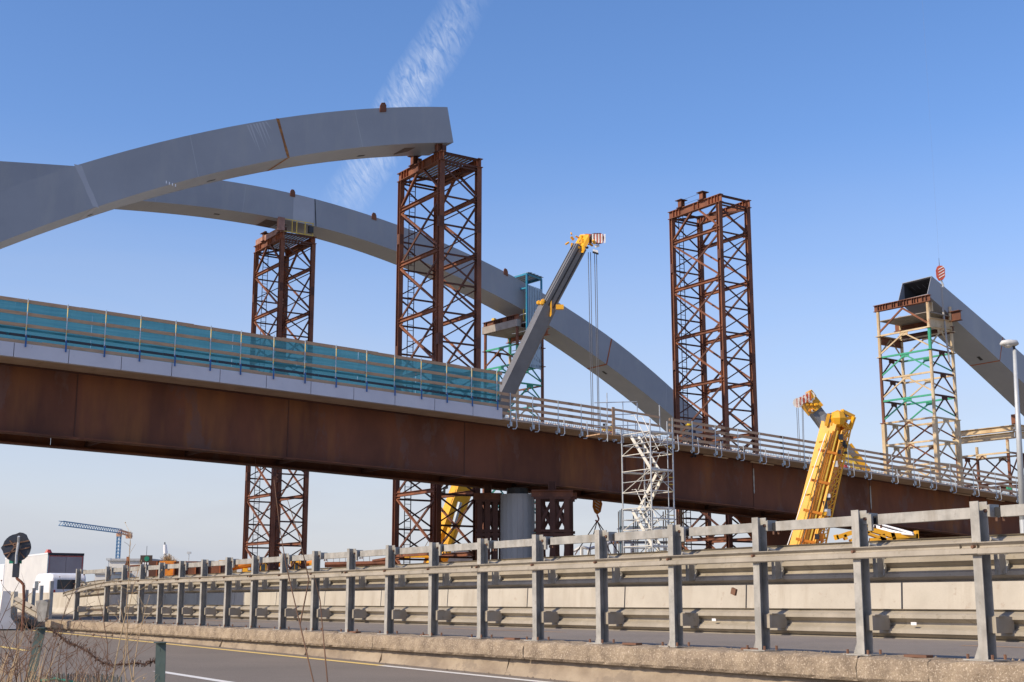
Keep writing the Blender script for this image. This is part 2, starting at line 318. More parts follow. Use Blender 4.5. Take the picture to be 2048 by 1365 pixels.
# ------------------------------------------------------------------ kerb with its broken concrete blocks
kt = thing('kerb', 'weathered brown concrete kerb with cracked blocks under the near guardrail', 'kerb', bar_pt(0, 0, 0))
rnd = random.Random(3)
def kerb_piece(t0, t1, name, m, prof, jit, step=0.11):
    n = max(2, int((t1-t0)/step)); vs = []; k = len(prof)
    for i in range(n+1):
        t = t0+(t1-t0)*i/n
        e = 0.004 if i in (0, n) else 0
        for j, (o, z) in enumerate(prof):
            zz = z if z > -0.5 else road_z(t)-0.03
            jo = rnd.uniform(-jit, jit)*(1 if j not in (0, k-1) else 0); jz = rnd.uniform(-jit, jit)*(1 if j in (1, 2, 3, 4) else 0)
            if j in (3, 4) and rnd.random() < 0.12: jo += jit*1.2; jz += jit
            vs.append(bar_pt(t + (e if i == 0 else -e)*(1 if e else 0) + rnd.uniform(-0.012, 0.012), o+jo+e*0.5, zz+jz))
    fs = []
    for i in range(n):
        for j in range(k-1): fs.append((i*k+j, i*k+j+1, (i+1)*k+j+1, (i+1)*k+j))
    fs += [tuple(range(k)), tuple(range(n*k, n*k+k))[::-1]]
    MB().add(vs, fs).build(name, m, kt)
CAP = [(0.36, 0.50), (0.34, 0.578), (0.05, 0.578), (-0.20, 0.575), (-0.245, 0.555), (-0.255, 0.47), (-0.25, 0.37), (-0.225, 0.335), (-0.10, 0.33)]
WALL = [(-0.05, 0.36), (-0.13, 0.345), (-0.15, 0.25), (-0.18, 0.15), (-0.23, -9)]
tcur = -9.0
for ln in [5.1, 2.45, 1.9, 0.9, 6.1, 4.6, 7.2, 3.4, 5.9, 1.3, 6.2, 4.5, 5.8]:
    kerb_piece(tcur, tcur+ln-0.006, 'kerb_block', 'kerb_concrete', CAP, 0.010); tcur += ln
tcur = -9.0
for ln in [3.2, 3.6, 2.8, 4.1, 3.3, 3.9, 3.0, 4.4, 3.8, 4.1, 4.6, 4.0, 4.9]:
    kerb_piece(tcur, tcur+ln-0.006, 'wall_block', 'kerb_wall_concrete', WALL, 0.007); tcur += ln
b = MB()
for i in range(520):
    t = rnd.uniform(-6, 40); o = rnd.choice([rnd.uniform(-0.2, 0.2), rnd.uniform(-0.42, -0.27)]); z = 0.585 if o > -0.22 else road_z(t)+0.01
    s_ = rnd.uniform(0.006, 0.02); c = bar_pt(t, o, z)
    b.add([c+V((s_, 0, 0)), c+V((-s_*.6, s_, 0)), c+V((-s_*.5, -s_, 0)), c+V((0, 0, s_))], [(0, 1, 3), (1, 2, 3), (2, 0, 3)])
b.build('grit', 'kerb_concrete', kind='stuff')

# ------------------------------------------------------------------ near guardrail
gt = thing('guardrail', 'tall galvanised guardrail on the near kerb with posts, box rail and wave beams', 'guardrail', bar_pt(0, 0, 0.58))
ZB = 0.583; ZT = 2.055
def post_mesh(t, zt=ZT, lean=0.0):
    f = lambda tt, o, z: bar_pt(tt + lean*(z-ZB), o, z)
    b = MB(); w = 0.10; d = 0.13; k = 0.008
    prof = [(0, 0), (-w, 0), (-w, k), (-k, k), (-k, d-k), (-w, d-k), (-w, d), (0, d)]   # (t, o) open towards -t
    vs = [f(t+a, -0.065+o, ZB+0.004) for a, o in prof] + [f(t+a, -0.065+o, zt) for a, o in prof]; n = 8
    b.add(vs, [(i, (i+1) % n, n+(i+1) % n, n+i) for i in range(n)] + [tuple(range(n)), tuple(range(n, 2*n))[::-1]])
    return b
posts = list(range(-3, 20)) + [21]
for n in posts:
    t = n*1.5
    p = post_mesh(t, ZT + rnd.uniform(-0.006, 0.006), rnd.uniform(-0.008, 0.008)).build('post', 'galv', gt)
    pb = MB(); pb.box(bar_pt(t-0.03, 0.0, ZB+0.004), 0.34, 0.24, 0.014, UM); pb.build('base_plate', 'galv', p)
    gs = MB(); gs.add([bar_pt(t+0.005, -0.02, ZB+0.01), bar_pt(t+0.09, -0.02, ZB+0.01), bar_pt(t+0.005, -0.02, ZB+0.20), bar_pt(t+0.005, -0.01, ZB+0.01), bar_pt(t+0.09, -0.01, ZB+0.01), bar_pt(t+0.005, -0.01, ZB+0.20)], [(0, 1, 2), (5, 4, 3), (0, 3, 4, 1), (1, 4, 5, 2), (2, 5, 3, 0)]); gs.build('gusset', 'galv', p)
    bo = MB()
    for a, o in ((0.105, -0.09), (0.10, 0.09), (-0.17, -0.09), (-0.17, 0.09)): bo.tube(bar_pt(t+a, o, ZB), bar_pt(t+a, o, ZB+0.055), 0.014, n=6)
    bo.tube(bar_pt(t-0.05, -0.125, 1.625), bar_pt(t-0.05, -0.07, 1.625), 0.016, n=6)
    bo.build('bolt', 'rusty_bolt', p)
    # angle bracket for the top rail (bright little plate) and its bolt
    br = MB(); br.box(bar_pt(t-0.10, 0.052, 1.965), 0.07, 0.008, 0.11, UM); br.box(bar_pt(t-0.138, 0.12, 1.965), 0.008, 0.14, 0.12, UM); br.build('rail_bracket', 'galv', p)
    bo = MB(); bo.tube(bar_pt(t-0.10, 0.03, 1.965), bar_pt(t-0.10, 0.05, 1.965), 0.018, n=6); bo.build('bolt', 'rusty_bolt', p)
    # box spacer for the lower beam, curved arm for the upper beam
    bl = MB(); bl.box(bar_pt(t-0.105, 0.15, 0.905), 0.09, 0.26, 0.15, UM); bl.box(bar_pt(t-0.105, 0.09, 0.985), 0.13, 0.10, 0.010, UM); bl.build('spacer', 'galv_beam', gt)
    ar = MB()
    for s_ in (-0.025, 0.025):
        ar.path([bar_pt(t-0.09+s_, 0.06, 1.70), bar_pt(t-0.10+s_, 0.16, 1.68), bar_pt(t-0.11+s_, 0.24, 1.60), bar_pt(t-0.11+s_, 0.26, 1.47), bar_pt(t-0.11+s_, 0.24, 1.38)], 0.022, 5)
    ar.box(bar_pt(t-0.105, 0.20, 1.48), 0.06, 0.10, 0.22, UM)
    ar.build('bracket', 'galv', gt)
def sweep(name, m, prof, t0, t1, parent, oz=lambda t: (0, 0), step=None, thick=0.006):
    """open profile (o,z) swept along the rail with thickness"""
    n = max(1, int((t1-t0)/step)) if step else 1; k = len(prof); vs = []; b = MB()
    for i in range(n+1):
        t = t0+(t1-t0)*i/n; a, c = oz(t)
        for o, z in prof: vs.append(bar_pt(t, o+a, z+c))
        for o, z in prof[::-1]: vs.append(bar_pt(t, o+a+thick, z+c))
    K = 2*k; fs = []
    for i in range(n):
        for j in range(K): fs.append((i*K+j, i*K+(j+1) % K, (i+1)*K+(j+1) % K, (i+1)*K+j))
    fs += [tuple(range(K)), tuple(range(n*K, n*K+K))[::-1]]
    return b.add(vs, fs).build(name, m, parent)
MIDP = [(-0.068, 1.665), (-0.118, 1.668), (-0.118, 1.660), (-0.080, 1.632), (-0.080, 1.618), (-0.116, 1.606), (-0.118, 1.560), (-0.106, 1.548), (-0.068, 1.552)]
def wave(o, z0, z1, n, dep):
    """trapezoid corrugation: n waves between z0 (top) and z1, dep deep"""
    pts = [(o+dep*0.5, z0)]; h = (z0-z1)/n
    for i in range(n):
        a = z0-h*i; pts += [(o+dep, a-h*0.10), (o, a-h*0.36), (o-0.003, a-h*0.62), (o+dep, a-h*0.90)]
    return pts+[(o+dep*0.5, z1)]
TRI = wave(0.235, 1.75, 1.31, 3, 0.075)
WB = wave(0.26, 1.045, 0.745, 2, 0.085)
def endfun(t):  # the damaged end: rails sag beyond t=27
    k = max(0.0, t-27.0); return (0.0, -0.003*k*k)
segs = [(-5, 0), (0, 4.5), (4.5, 9), (9, 13.5), (13.5, 18), (18, 22.5), (22.5, 27), (27, 32.5)]
for i, (a, c) in enumerate(segs):
    f = endfun if c > 27 else (lambda t: (0, 0)); st = 0.6 if c > 27 else None
    j = 0.002*(i % 2)
    sweep('middle_rail', 'galv_beam', [(o-j, z+j) for o, z in MIDP], a-0.1, c+0.1, gt, (lambda t: (0, -0.018*max(0, t-27)**1.6)) if c > 27 else f, st, 0.004)
    sweep('wave_beam', 'galv_beam', [(o+j*3, z) for o, z in TRI], a-0.1, c+0.1, gt, f, st)
    sweep('lower_beam', 'galv_beam', [(o+j*3, z) for o, z in WB], a-0.1, c+0.1, gt, f, st)
for n in posts[:-1]:
    t0 = n*1.5; t1 = t0+1.5 if n < 19 else t0+3.0
    b = MB(); b.prism(bar_pt(t0-0.0, 0.125, 1.955), bar_pt(t1-0.24, 0.125, 1.955), [(-0.045, -0.052), (0.045, -0.052), (0.045, 0.052), (-0.045, 0.052)])
    b.build('top_rail', 'galv', gt)
    b = MB(); b.box(bar_pt(t1-0.19, 0.145, 1.955), 0.10, 0.05, 0.085, UM); b.build('rail_joint', 'boom_dark', gt)
    if n % 2 == 0:
        b = MB(); b.box(bar_pt(t1-0.155, 0.06, 1.925), 0.05, 0.03, 0.17, UM); b.build('cover_plate', 'galv', gt)
    b = MB()
    for a in (0.16, 0.24): b.tube(bar_pt(t1-a, 0.12, 1.90), bar_pt(t1-a, 0.12, 1.865), 0.012, n=5)
    b.build('bolt', 'rusty_bolt', gt)
# small square plate hanging from the concrete edge, seen through the rails
b = MB(); c = bar_pt(3.62, 0.20, 1.235); b.box(c, 0.075, 0.03, 0.075, (UM+UP*0.35).normalized(), None, (UP-UM*0.35).normalized()); o = b.build('bracket_plate', 'rusty_bolt'); tag(o, 'small loose square metal plate hanging between two guardrail beams', 'plate')
for (a, z) in ((1.02, 0.90), (4.05, 0.905)):
    b = MB(); b.box(bar_pt(a, 0.254, z), 0.07, 0.003, 0.03, UM); b.build('sticker', 'white_paint', gt)
# dark water channel pieces on the kerb top
for t in (0.75, 3.1, 5.3, 8.1, 10.6, 13.2):
    b = MB(); b.box(bar_pt(t, -0.02, 0.596), 0.28, 0.10, 0.025, UM); b.build('rusty_strap', 'rusty_bolt', gt)
# collapsed end of the rail and its short posts
for (px, zt) in ((75, 1.62), (60, 1.55), (46, 1.5), (95, 1.75)):
    q = onp(px, 1200, BP0, NF); tt = (q-BP0).dot(UM); b = MB()
    b.bar(bar_pt(tt, 0.1, ZB), bar_pt(tt, 0.1, zt), 0.10, 0.12, UM); b.build('short_post', 'galv', gt)
b = MB(); p0 = at(28, 1204, 40); p1 = at(82, 1233, 39)
b.prism(p0, p1, [(-0.05, -0.16), (0.05, -0.08), (-0.05, 0.0), (0.05, 0.08), (-0.05, 0.16), (-0.06, 0.16), (0.04, 0.08), (-0.06, 0), (0.04, -0.08), (-0.06, -0.16)], UP); o = b.build('fallen_beam', 'galv_beam'); tag(o, 'fallen guardrail beam leaning beside the white concrete block', 'beam')
for k, (px, yy) in enumerate(((84, 1212),)):
    b = MB(); c = at(px, 1222, 38.4); b.hexa([c+V((-.10, 0, -.3)), c+V((.10, 0, -.3)), c+V((.10, .2, -.3)), c+V((-.10, .2, -.3))], [c+V((-.2, 0, .28)), c+V((.16, 0, .32)), c+V((.16, .2, .32)), c+V((-.2, .2, .28))]); o = b.build('end_shoe', 'galv'); tag(o, 'bent grey end shoe of the guardrail beside the fallen beam', 'end shoe')

# ------------------------------------------------------------------ concrete wall across the motorway (new-jersey profile, segments)
wt = thing('concrete_barrier', 'long pale concrete barrier of jointed blocks across the motorway', 'barrier', bar_pt(0, 8.2, 0.5))
JP = [(-0.30, 0.501), (-0.30, 0.57), (-0.13, 0.80), (-0.08, 1.60), (0.10, 1.60), (0.14, 0.80), (0.30, 0.50)]
t = -40.0
while t < 130:
    b = MB(); a, c = t+0.02, t+3.98; n = len(JP); rr = rnd.uniform(-0.006, 0.006)
    vs = [bar_pt(a, 8.2+o, z+rr) for o, z in JP]+[bar_pt(c, 8.2+o, z+rr) for o, z in JP]
    b.add(vs, [(i, (i+1) % n, n+(i+1) % n, n+i) for i in range(n)]+[tuple(range(n)), tuple(range(n, 2*n))[::-1]])
    b.build('barrier_block', 'jersey_concrete', wt); t += 4.0
# ------------------------------------------------------------------ white concrete blocks at the left edge
for i, (px, Y, lab) in enumerate(((12, 40.5, 'bright white concrete block at the left edge of the road'), (-22, 41.2, 'white concrete block half out of frame at the left edge'), (31, 42.5, 'narrow shaded concrete block behind the white one at the left'))):
    c = at(px, 1203, Y); z0 = 0.31; b = MB(); d = UM*0.28 if i < 2 else UM*0.12; wv = V((1, 0.15, 0)).normalized()
    h = 1.12; pr = [(-0.42, 0), (-0.42, 0.10), (-0.20, 0.36), (-0.14, h), (0.14, h), (0.20, 0.36), (0.42, 0.10), (0.42, 0)]
    k = 0.8 if i < 2 else 0.4
    b.prism(v3(c, z0), v3(c, z0)+V((-0.75, 1.7, 0)), [(x*k, y) for x, y in pr], UP)
    o = b.build('concrete_block', 'white_concrete' if i < 2 else 'jersey_concrete'); tag(o, lab, 'block', 'concrete blocks at the broken end of the rail')

# ------------------------------------------------------------------ viaduct
VP0 = V((-17.847, 46.0, 0))
def vz(t): return EYE + 8.51 - 0.0255*t - 0.00033*t*t           # underside of the deck slab
def gz(t): return EYE + 6.06 - 0.0240*t - 0.00032*t*t           # bottom of the girder web
def via(t, o, z): return VP0 + U*t + Wd*o + UP*z
T0, T1 = -14.0, 92.0
vt = thing('viaduct', 'rust brown steel girder viaduct under construction crossing above the motorway', 'viaduct', via(20, 2, 0))
def vstrip(name, m, fn, t0, t1, step=4.0, parent=vt, label=None):
    """fn(t) -> list of (o, z) closed section"""
    n = max(1, round((t1-t0)/step)); b = MB(); k = None; vs = []
    for i in range(n+1):
        t = t0+(t1-t0)*i/n; pr = fn(t); k = len(pr); vs += [via(t, o, z) for o, z in pr]
    fs = [(i*k+j, i*k+(j+1) % k, (i+1)*k+(j+1) % k, (i+1)*k+j) for i in range(n) for j in range(k)] + [tuple(range(k)), tuple(range(n*k, n*k+k))[::-1]]
    return b.add(vs, fs).build(name, m, parent, label)
splices = [-14, 3.0, 11.6, 20.1, 29.2, 37.6, 46.4, 55, 64, 73, 82, 92]
for gi, go in enumerate((1.7, 4.9)):
    for i in range(len(splices)-1):
        a, c = splices[i]+0.008, splices[i+1]-0.008
        vstrip('girder_web', 'weathering_steel', lambda t: [(go, gz(t)), (go+0.03, gz(t)), (go+0.03, vz(t)-0.035), (go, vz(t)-0.035)], a, c)
    vstrip('bottom_flange', 'weathering_steel', lambda t: [(go-0.30, gz(t)-0.05), (go+0.33, gz(t)-0.05), (go+0.33, gz(t)-0.002), (go-0.30, gz(t)-0.002)], T0, T1)
    vstrip('top_flange', 'rust_dark', lambda t: [(go-0.22, vz(t)-0.034), (go+0.25, vz(t)-0.034), (go+0.25, vz(t)-0.003), (go-0.22, vz(t)-0.003)], T0, T1)
    for s_ in splices[1:-1]:
        if gi == 0:
            b = MB(); b.hexa([via(s_-0.02, go-0.02, gz(s_)), via(s_+0.02, go-0.02, gz(s_)), via(s_+0.02, go-0.002, gz(s_)), via(s_-0.02, go-0.002, gz(s_))], [via(s_-0.02, go-0.02, vz(s_)-0.05), via(s_+0.02, go-0.02, vz(s_)-0.05), via(s_+0.02, go-0.002, vz(s_)-0.05), via(s_-0.02, go-0.002, vz(s_)-0.05)]); b.build('splice_seam', 'rust_dark', vt)
            b = MB(); b.box(via(s_, go-0.15, gz(s_)-0.06), 0.55, 0.3, 0.02, U); b.build('splice_plate', 'rust', vt)
for s_ in (37.6, 46.4, 29.2):     # pale lime runs at three splices
    b = MB(); n = 9; pts = []
    for i in range(n+1):
        z = vz(s_)-0.35-1.3*i/n; w_ = 0.055*(1-0.5*abs(2*i/n-1))*(0.6+0.8*rnd.random()) if i < n else 0.01; pts += [via(s_+0.05-w_, go*0+1.7-0.024, z), via(s_+0.05+w_, 1.7-0.024, z)]
    if s_ == 29.2: continue
    b.add(pts, [(2*i, 2*i+1, 2*i+3, 2*i+2) for i in range(n)]); b.build('lime_stain', 'pier_concrete', vt)
t = T0
while t < T1-2:                  # deck soffit formwork boards
    vstrip('soffit_board', 'soffit_board', lambda x: [(0.0, vz(x)), (12.6, vz(x)), (12.6, vz(x)+0.05), (0.0, vz(x)+0.05)], t+0.008, min(t+1.92, T1)-0.008, 1.9); t += 1.92
vstrip('deck_slab', 'slab_top', lambda x: [(0.15, vz(x)+0.052), (12.6, vz(x)+0.052), (12.6, vz(x)+0.30), (0.15, vz(x)+0.30)], T0, 20.6)
vstrip('deck_slab', 'slab_top', lambda x: [(0.02, vz(x)+0.052), (12.6, vz(x)+0.052), (12.6, vz(x)+0.10), (0.02, vz(x)+0.10)], 20.62, T1)
t = T0+0.78
k = 0
while t < 20.8:                  # precast fascia panels
    e = min(t+1.92, 20.95); vstrip('fascia_panel', 'precast', lambda x: [(-0.08, vz(x)-0.01), (0.14, vz(x)-0.01), (0.14, vz(x)+0.50), (-0.08, vz(x)+0.50)], t+0.014, e-0.014, 1.9); t += 1.92
for i in range(26):              # cross frames between the girders
    s_ = T0+2+i*4.1
    b = MB(); b.bar(via(s_, 1.75, gz(s_)+0.2), via(s_, 4.9, vz(s_)-0.4), 0.1); b.bar(via(s_, 4.9, gz(s_)+0.2), via(s_, 1.75, vz(s_)-0.4), 0.1); b.bar(via(s_, 1.75, gz(s_)+0.15), via(s_, 4.9, gz(s_)+0.15), 0.12)
    b.build('cross_frame', 'rust_dark', vt)
for s_ in (34, 37.2, 50, 53.1, 56.2, 59.5):   # thin timber wedges under the slab edge
    vstrip('wedge_board', 'soffit_board', lambda x: [(1.35, vz(x)-0.10), (1.45, vz(x)-0.10), (1.45, vz(x)-0.04), (1.35, vz(x)-0.04)], s_, s_+1.6, 2)
# rebar and rubble on the unfinished slab
b = MB(); rb = random.Random(5)
for i in range(620):
    t = 21+i*0.115; z = vz(t)+0.10
    for o in (0.35, 1.0): b.prism(via(t, o, z), via(t+rb.uniform(-.02, .02), o, z+0.24+rb.uniform(0, .05)), [(-.006, -.006), (.006, -.006), (0, .007)], UP, cap=False)
for o, h in ((0.35, 0.12), (0.35, 0.22), (1.0, 0.2)):
    for i in range(30): t = 21+i*2.38; b.prism(via(t, o, vz(t)+0.1+h), via(t+2.38, o, vz(t+2.38)+0.1+h), [(-.006, -.006), (.006, -.006), (0, .007)], UP, cap=False)
b.build('rebar', 'rebar', kind='stuff')
b = MB()
for i in range(2600):
    t = rb.uniform(21, 60) if rb.random() < .6 else rb.choice([rb.uniform(22, 27), rb.uniform(31, 38)]); o = rb.uniform(0.05, 1.3); s_ = rb.uniform(0.02, 0.085); c = via(t, o, vz(t)+0.10)
    a = rb.uniform(0, 3); e1 = V((math.cos(a), math.sin(a), 0))*s_; e2 = V((-math.sin(a), math.cos(a), 0))*s_
    b.add([c+e1, c+e2, c-e1, c-e2, c+UP*s_*rb.uniform(.7, 1.6)], [(0, 1, 4), (1, 2, 4), (2, 3, 4), (3, 0, 4)])
b.build('rubble', 'rubble', kind='stuff')

# --- left screened timber fence on the finished deck
ft = thing('screened_fence', 'timber board fence with blue green mesh on the finished left part of the deck', 'fence', via(0, 0, vz(0)+0.5))
def fz(t): return vz(t)+0.50
pts_l = [-12.2, -10.9, -9.6, -8.2, -6.8, -5.4, -4.0, -2.7, -1.35, 0.0+0.6-0.0, 2.01, 3.41, 4.72, 6.08, 7.48, 8.72, 10.1, 11.46, 12.84, 14.24, 15.56, 16.84, 18.1, 19.37, 20.68]
for t in pts_l:
    p = MB(); p.tube(via(t, -0.02, fz(t)+0.28), via(t, -0.02, fz(t)+1.66), 0.022, n=6); p = p.build('fence_post', 'zinc', ft)
    b = MB(); b.tube(via(t-0.004, -0.12, fz(t)-0.12), via(t, -0.10, fz(t)+0.30), 0.03, n=6); b.build('post_socket', 'blue_post', p)
    b = MB(); b.tube(via(t, -0.045, fz(t)+1.18), via(t, -0.045, fz(t)+1.52), 0.016, n=5); b.tube(via(t, -0.05, fz(t)+0.52), via(t, -0.05, fz(t)+0.70), 0.016, n=5); b.build('yellow_clip', 'yellow_paint', p)
rows_l = [(1.50, 0.13), (1.05, 0.12), (0.62, 0.12), (0.02, 0.12)]
for ri, (h, w_) in enumerate(rows_l):
    t = -13.5+ri*0.9
    while t < 20.9:
        e = min(t+4.1, 21.0); jz = rb.uniform(-0.015, 0.02); jo = 0.012*rb.random()+0.02
        vstrip('board', 'timber', lambda x: [(jo, fz(x)+h+jz), (jo+0.03, fz(x)+h+jz), (jo+0.03, fz(x)+h+w_+jz), (jo, fz(x)+h+w_+jz)], t, e+(0.2 if e < 20.9 else 0), 4.2, ft); t += 4.0
for ri, (h0, h1, o) in enumerate(((0.50, 1.60, 0.075), (0.02, 0.60, 0.095))):
    t = -13.5
    while t < 20.9:
        e = min(t+1.37*2, 20.9); b = MB(); nx, nz_ = 14, 5; b.add([via(t+(e-t)*i/nx, o+0.014*math.sin(i*0.9+j*0.7+t)+rb.uniform(0, .003), fz(t+(e-t)*i/nx)+h0+(h1-h0)*j/nz_-0.02*math.sin(math.pi*i/nx)*(j == nz_)) for i in range(nx+1) for j in range(nz_+1)], [(i*(nz_+1)+j, (i+1)*(nz_+1)+j, (i+1)*(nz_+1)+j+1, i*(nz_+1)+j+1) for i in range(nx) for j in range(nz_)]); b.build('mesh_sheet', 'fence_mesh', ft); t = e
vstrip('mesh_hem', 'sign_back', lambda x: [(0.085, fz(x)+0.27), (0.09, fz(x)+0.27), (0.09, fz(x)+0.37), (0.085, fz(x)+0.37)], -13.5, 20.9, 4, ft)
# --- right open timber railing with J clamps
def railing(label, t0, t1, pts, group):
    rt = thing('timber_railing', label, 'railing', via((t0+t1)/2, 0, vz(t0)), group)
    for t in pts:
        p = MB(); p.tube(via(t, -0.02, vz(t)-0.05), via(t, -0.02, vz(t)+1.24), 0.02, n=6); p = p.build('railing_post', 'zinc', rt)
        b = MB(); b.tube(via(t+0.26, -0.16, vz(t)-0.28), via(t+0.24, -0.12, vz(t)+0.42), 0.023, n=6); b.path([via(t+0.26, -0.16, vz(t)-0.27), via(t+0.20, -0.14, vz(t)-0.36), via(t+0.06, -0.10, vz(t)-0.37)], 0.021, 6); b.build('clamp', 'scaffold_steel', p)
        b = MB(); b.box(via(t+0.0, -0.06, vz(t)-0.15), 0.10, 0.08, 0.20, U); b.path([via(t-0.05, -0.06, vz(t)-0.25), via(t-0.12, -0.08, vz(t)-0.33), via(t-0.18, -0.08, vz(t)-0.27), via(t-0.15, -0.06, vz(t)-0.18)], 0.018, 5); b.build('clamp_screw', 'zinc', p)
    for ri, h in enumerate((1.10, 0.82, 0.54, 0.25)):
        t = t0
        while t < t1-0.2:
            e = min(t+3.9, t1); jz = rb.uniform(-0.012, 0.012); jo = 0.02*((int(t) + ri) % 2)+0.01
            vstrip('board', 'timber', lambda x: [(jo, vz(x)+h+jz), (jo+0.03, vz(x)+h+jz), (jo+0.03, vz(x)+h+0.125+jz), (jo, vz(x)+h+0.125+jz)], t-(0.15 if t > t0 else 0), e, 4, rt); t += 3.75
railing('timber railing with white clamps between the screened fence and the stair scaffold', 20.98, 27.3, [21.4, 22.6, 24.0, 25.3, 26.4, 27.25], 'timber railings along the deck edge')
pr = []; px = [1345, 1385, 1431, 1476, 1520, 1566, 1608, 1695, 1729, 1782, 1825, 1858, 1897, 1942, 1986, 2027]
for x in px:
    q = onp(x, 900, VP0, Wd); pr.append((q-VP0).dot(U))
e = pr[-1]
pr += [e+1.6*i for i in range(1, 12)]
railing('long timber railing on the unfinished deck right of the stair scaffold', 30.6, e+18, pr, 'timber railings along the deck edge')

# ------------------------------------------------------------------ arch ribs
def lerp_curve(pts):
    def f(x):
        for i in range(len(pts)-1):
            if x <= pts[i+1][0] or i == len(pts)-2:
                a, c = pts[i], pts[i+1]; return a[1]+(c[1]-a[1])*(x-a[0])/(c[0]-a[0])
    return f
NA = V((-4.05, 72.56, 0)); NB = V((-17.04, 94.97, 0)); BW = 2.75
def rib(label, P0, top, bot, ts, tb, open_start=False, group='steel arch ribs'):
    """ts: stations on the top edge, tb: stations on the bottom edge (cuts are square to the rib)"""
    a = P0+U*ts[0]; rt = thing('arch_rib', label, 'arch', v3(a, bot(tb[0])), group)
    n = len(ts); P = lambda t, o, z: P0+U*t+Wd*o+UP*z
    F = lambda fs, vs, nm, m, **k: MB().add(vs, fs).build(nm, m, rt, **k)
    th = 0.04
    def plate(name, m, pa, pb, out):   # two rows of points, thickness along out(i)
        vs = []
        for i in range(n): vs += [pa(i), pb(i), pb(i)+out(i), pa(i)+out(i)]
        fs = [(4*i+j, 4*i+(j+1) % 4, 4*(i+1)+(j+1) % 4, 4*(i+1)+j) for i in range(n-1) for j in range(4)] + [(0, 1, 2, 3), (4*n-1, 4*n-2, 4*n-3, 4*n-4)]
        return MB().add(vs, fs).build(name, m, rt)
    tp = lambda o: (lambda i: P(ts[i], o, top(ts[i]))); bt = lambda o: (lambda i: P(tb[i], o, bot(tb[i])))
    plate('side_plate', 'rib_paint', tp(0), bt(0), lambda i: Wd*th); plate('side_plate', 'rib_paint', tp(BW-th), bt(BW-th), lambda i: Wd*th)
    plate('top_plate', 'rib_paint', lambda i: P(ts[i], th+0.002, top(ts[i])-0.002), lambda i: P(ts[i], BW-th-0.002, top(ts[i])-0.002), lambda i: -UP*th)
    plate('bottom_plate', 'rib_paint', lambda i: P(tb[i], th+0.002, bot(tb[i])+0.005), lambda i: P(tb[i], BW-th-0.002, bot(tb[i])+0.005), lambda i: UP*th)
    if not open_start:
        MB().add([P(ts[0], th, top(ts[0])-th), P(ts[0], BW-th, top(ts[0])-th), P(tb[0], BW-th, bot(tb[0])+th), P(tb[0], th, bot(tb[0])+th)], [(0, 1, 2, 3)]).build('end_plate', 'rib_inside_shade', rt)
    MB().add([P(ts[-1]-.01, th, top(ts[-1])-th), P(ts[-1]-.01, BW-th, top(ts[-1])-th), P(tb[-1]-.01, BW-th, bot(tb[-1])+th), P(tb[-1]-.01, th, bot(tb[-1])+th)], [(0, 1, 2, 3)]).build('end_plate', 'rib_paint', rt)
    return rt, P
def band(rt, P, top, bot, t_top, t_bot, w_, m, name='weld_band', under=True, uw=None):
    b = MB(); n = 6; vs = []
    for i in range(n+1):
        f = i/n; t = t_top+(t_bot-t_top)*f; z = top(t)*(1-f)+bot(t)*f; ww = w_*(0.8+0.4*rnd.random())/2
        vs += [P(t-ww, -0.004, z), P(t+ww, -0.004, z)]
    b.add(vs, [(2*i, 2*i+1, 2*i+3, 2*i+2) for i in range(n)])
    if under:
        b.add([P(t_bot-w_/2, 0, bot(t_bot-w_/2)-0.006), P(t_bot+w_/2, 0, bot(t_bot+w_/2)-0.006), P(t_bot+w_/2, BW, bot(t_bot+w_/2)-0.006), P(t_bot-w_/2, BW, bot(t_bot-w_/2)-0.006)], [(0, 1, 2, 3)])
    b.build(name, m, rt)
def hole(rt, P, bot, t, o=1.9):
    MB().add([P(t-0.22, o, bot(t-0.22)-0.004), P(t+0.22, o, bot(t+0.22)-0.004), P(t+0.22, o+0.28, bot(t+0.22)-0.004), P(t-0.22, o+0.28, bot(t-0.22)-0.004)], [(0, 1, 2, 3)]).build('drain_slot', 'black', rt)
def lug(rt, P, top, t):
    b = MB(); pts = [(-0.2, -0.25), (0.2, -0.25), (0.2, 0.12), (0.1, 0.3), (-0.1, 0.3), (-0.2, 0.12)]
    z = top(t); n = 6; sl = (top(t+0.5)-top(t-0.5))
    b.add([P(t+a, -0.05, z+c+sl*a) for a, c in pts]+[P(t+a, 0.01, z+c+sl*a) for a, c in pts], [(i, (i+1) % n, n+(i+1) % n, n+i) for i in range(n)]+[tuple(range(n)), tuple(range(n, 2*n))[::-1]])
    o = b.build('lifting_lug', 'rust', rt)
    MB().box(P(t, -0.055, z+0.14), 0.11, 0.01, 0.13, U).build('lug_hole', 'rusty_bolt', o)
ftop = lambda t: EYE + -7.88551498e-03*t*t+0.19971569*t+28.0594876
fbot = lambda t: EYE + -8.17333830e-03*t*t+0.2097229*t+25.8940952
N = 34
ts = [-44+(0.37+44)*i/N for i in range(N+1)]; tb = [-44+(0.80+44)*i/N for i in range(N+1)]
rt, P = rib('front grey arch rib rising from the left, cut end on the tallest rusty tower', NA, ftop, fbot, ts, tb)
band(rt, P, ftop, fbot, -10.15, -9.45, 0.16, 'weld_rust'); band(rt, P, ftop, fbot, -20.4, -19.4, 0.32, 'rib_paint_light')
for t in (-9.2, -11.6, -17.6, -4.0, -7.5): pass
for t in (-19.2, -12.9, -4.1): hole(rt, P, fbot, t)
lug(rt, P, ftop, -3.85)
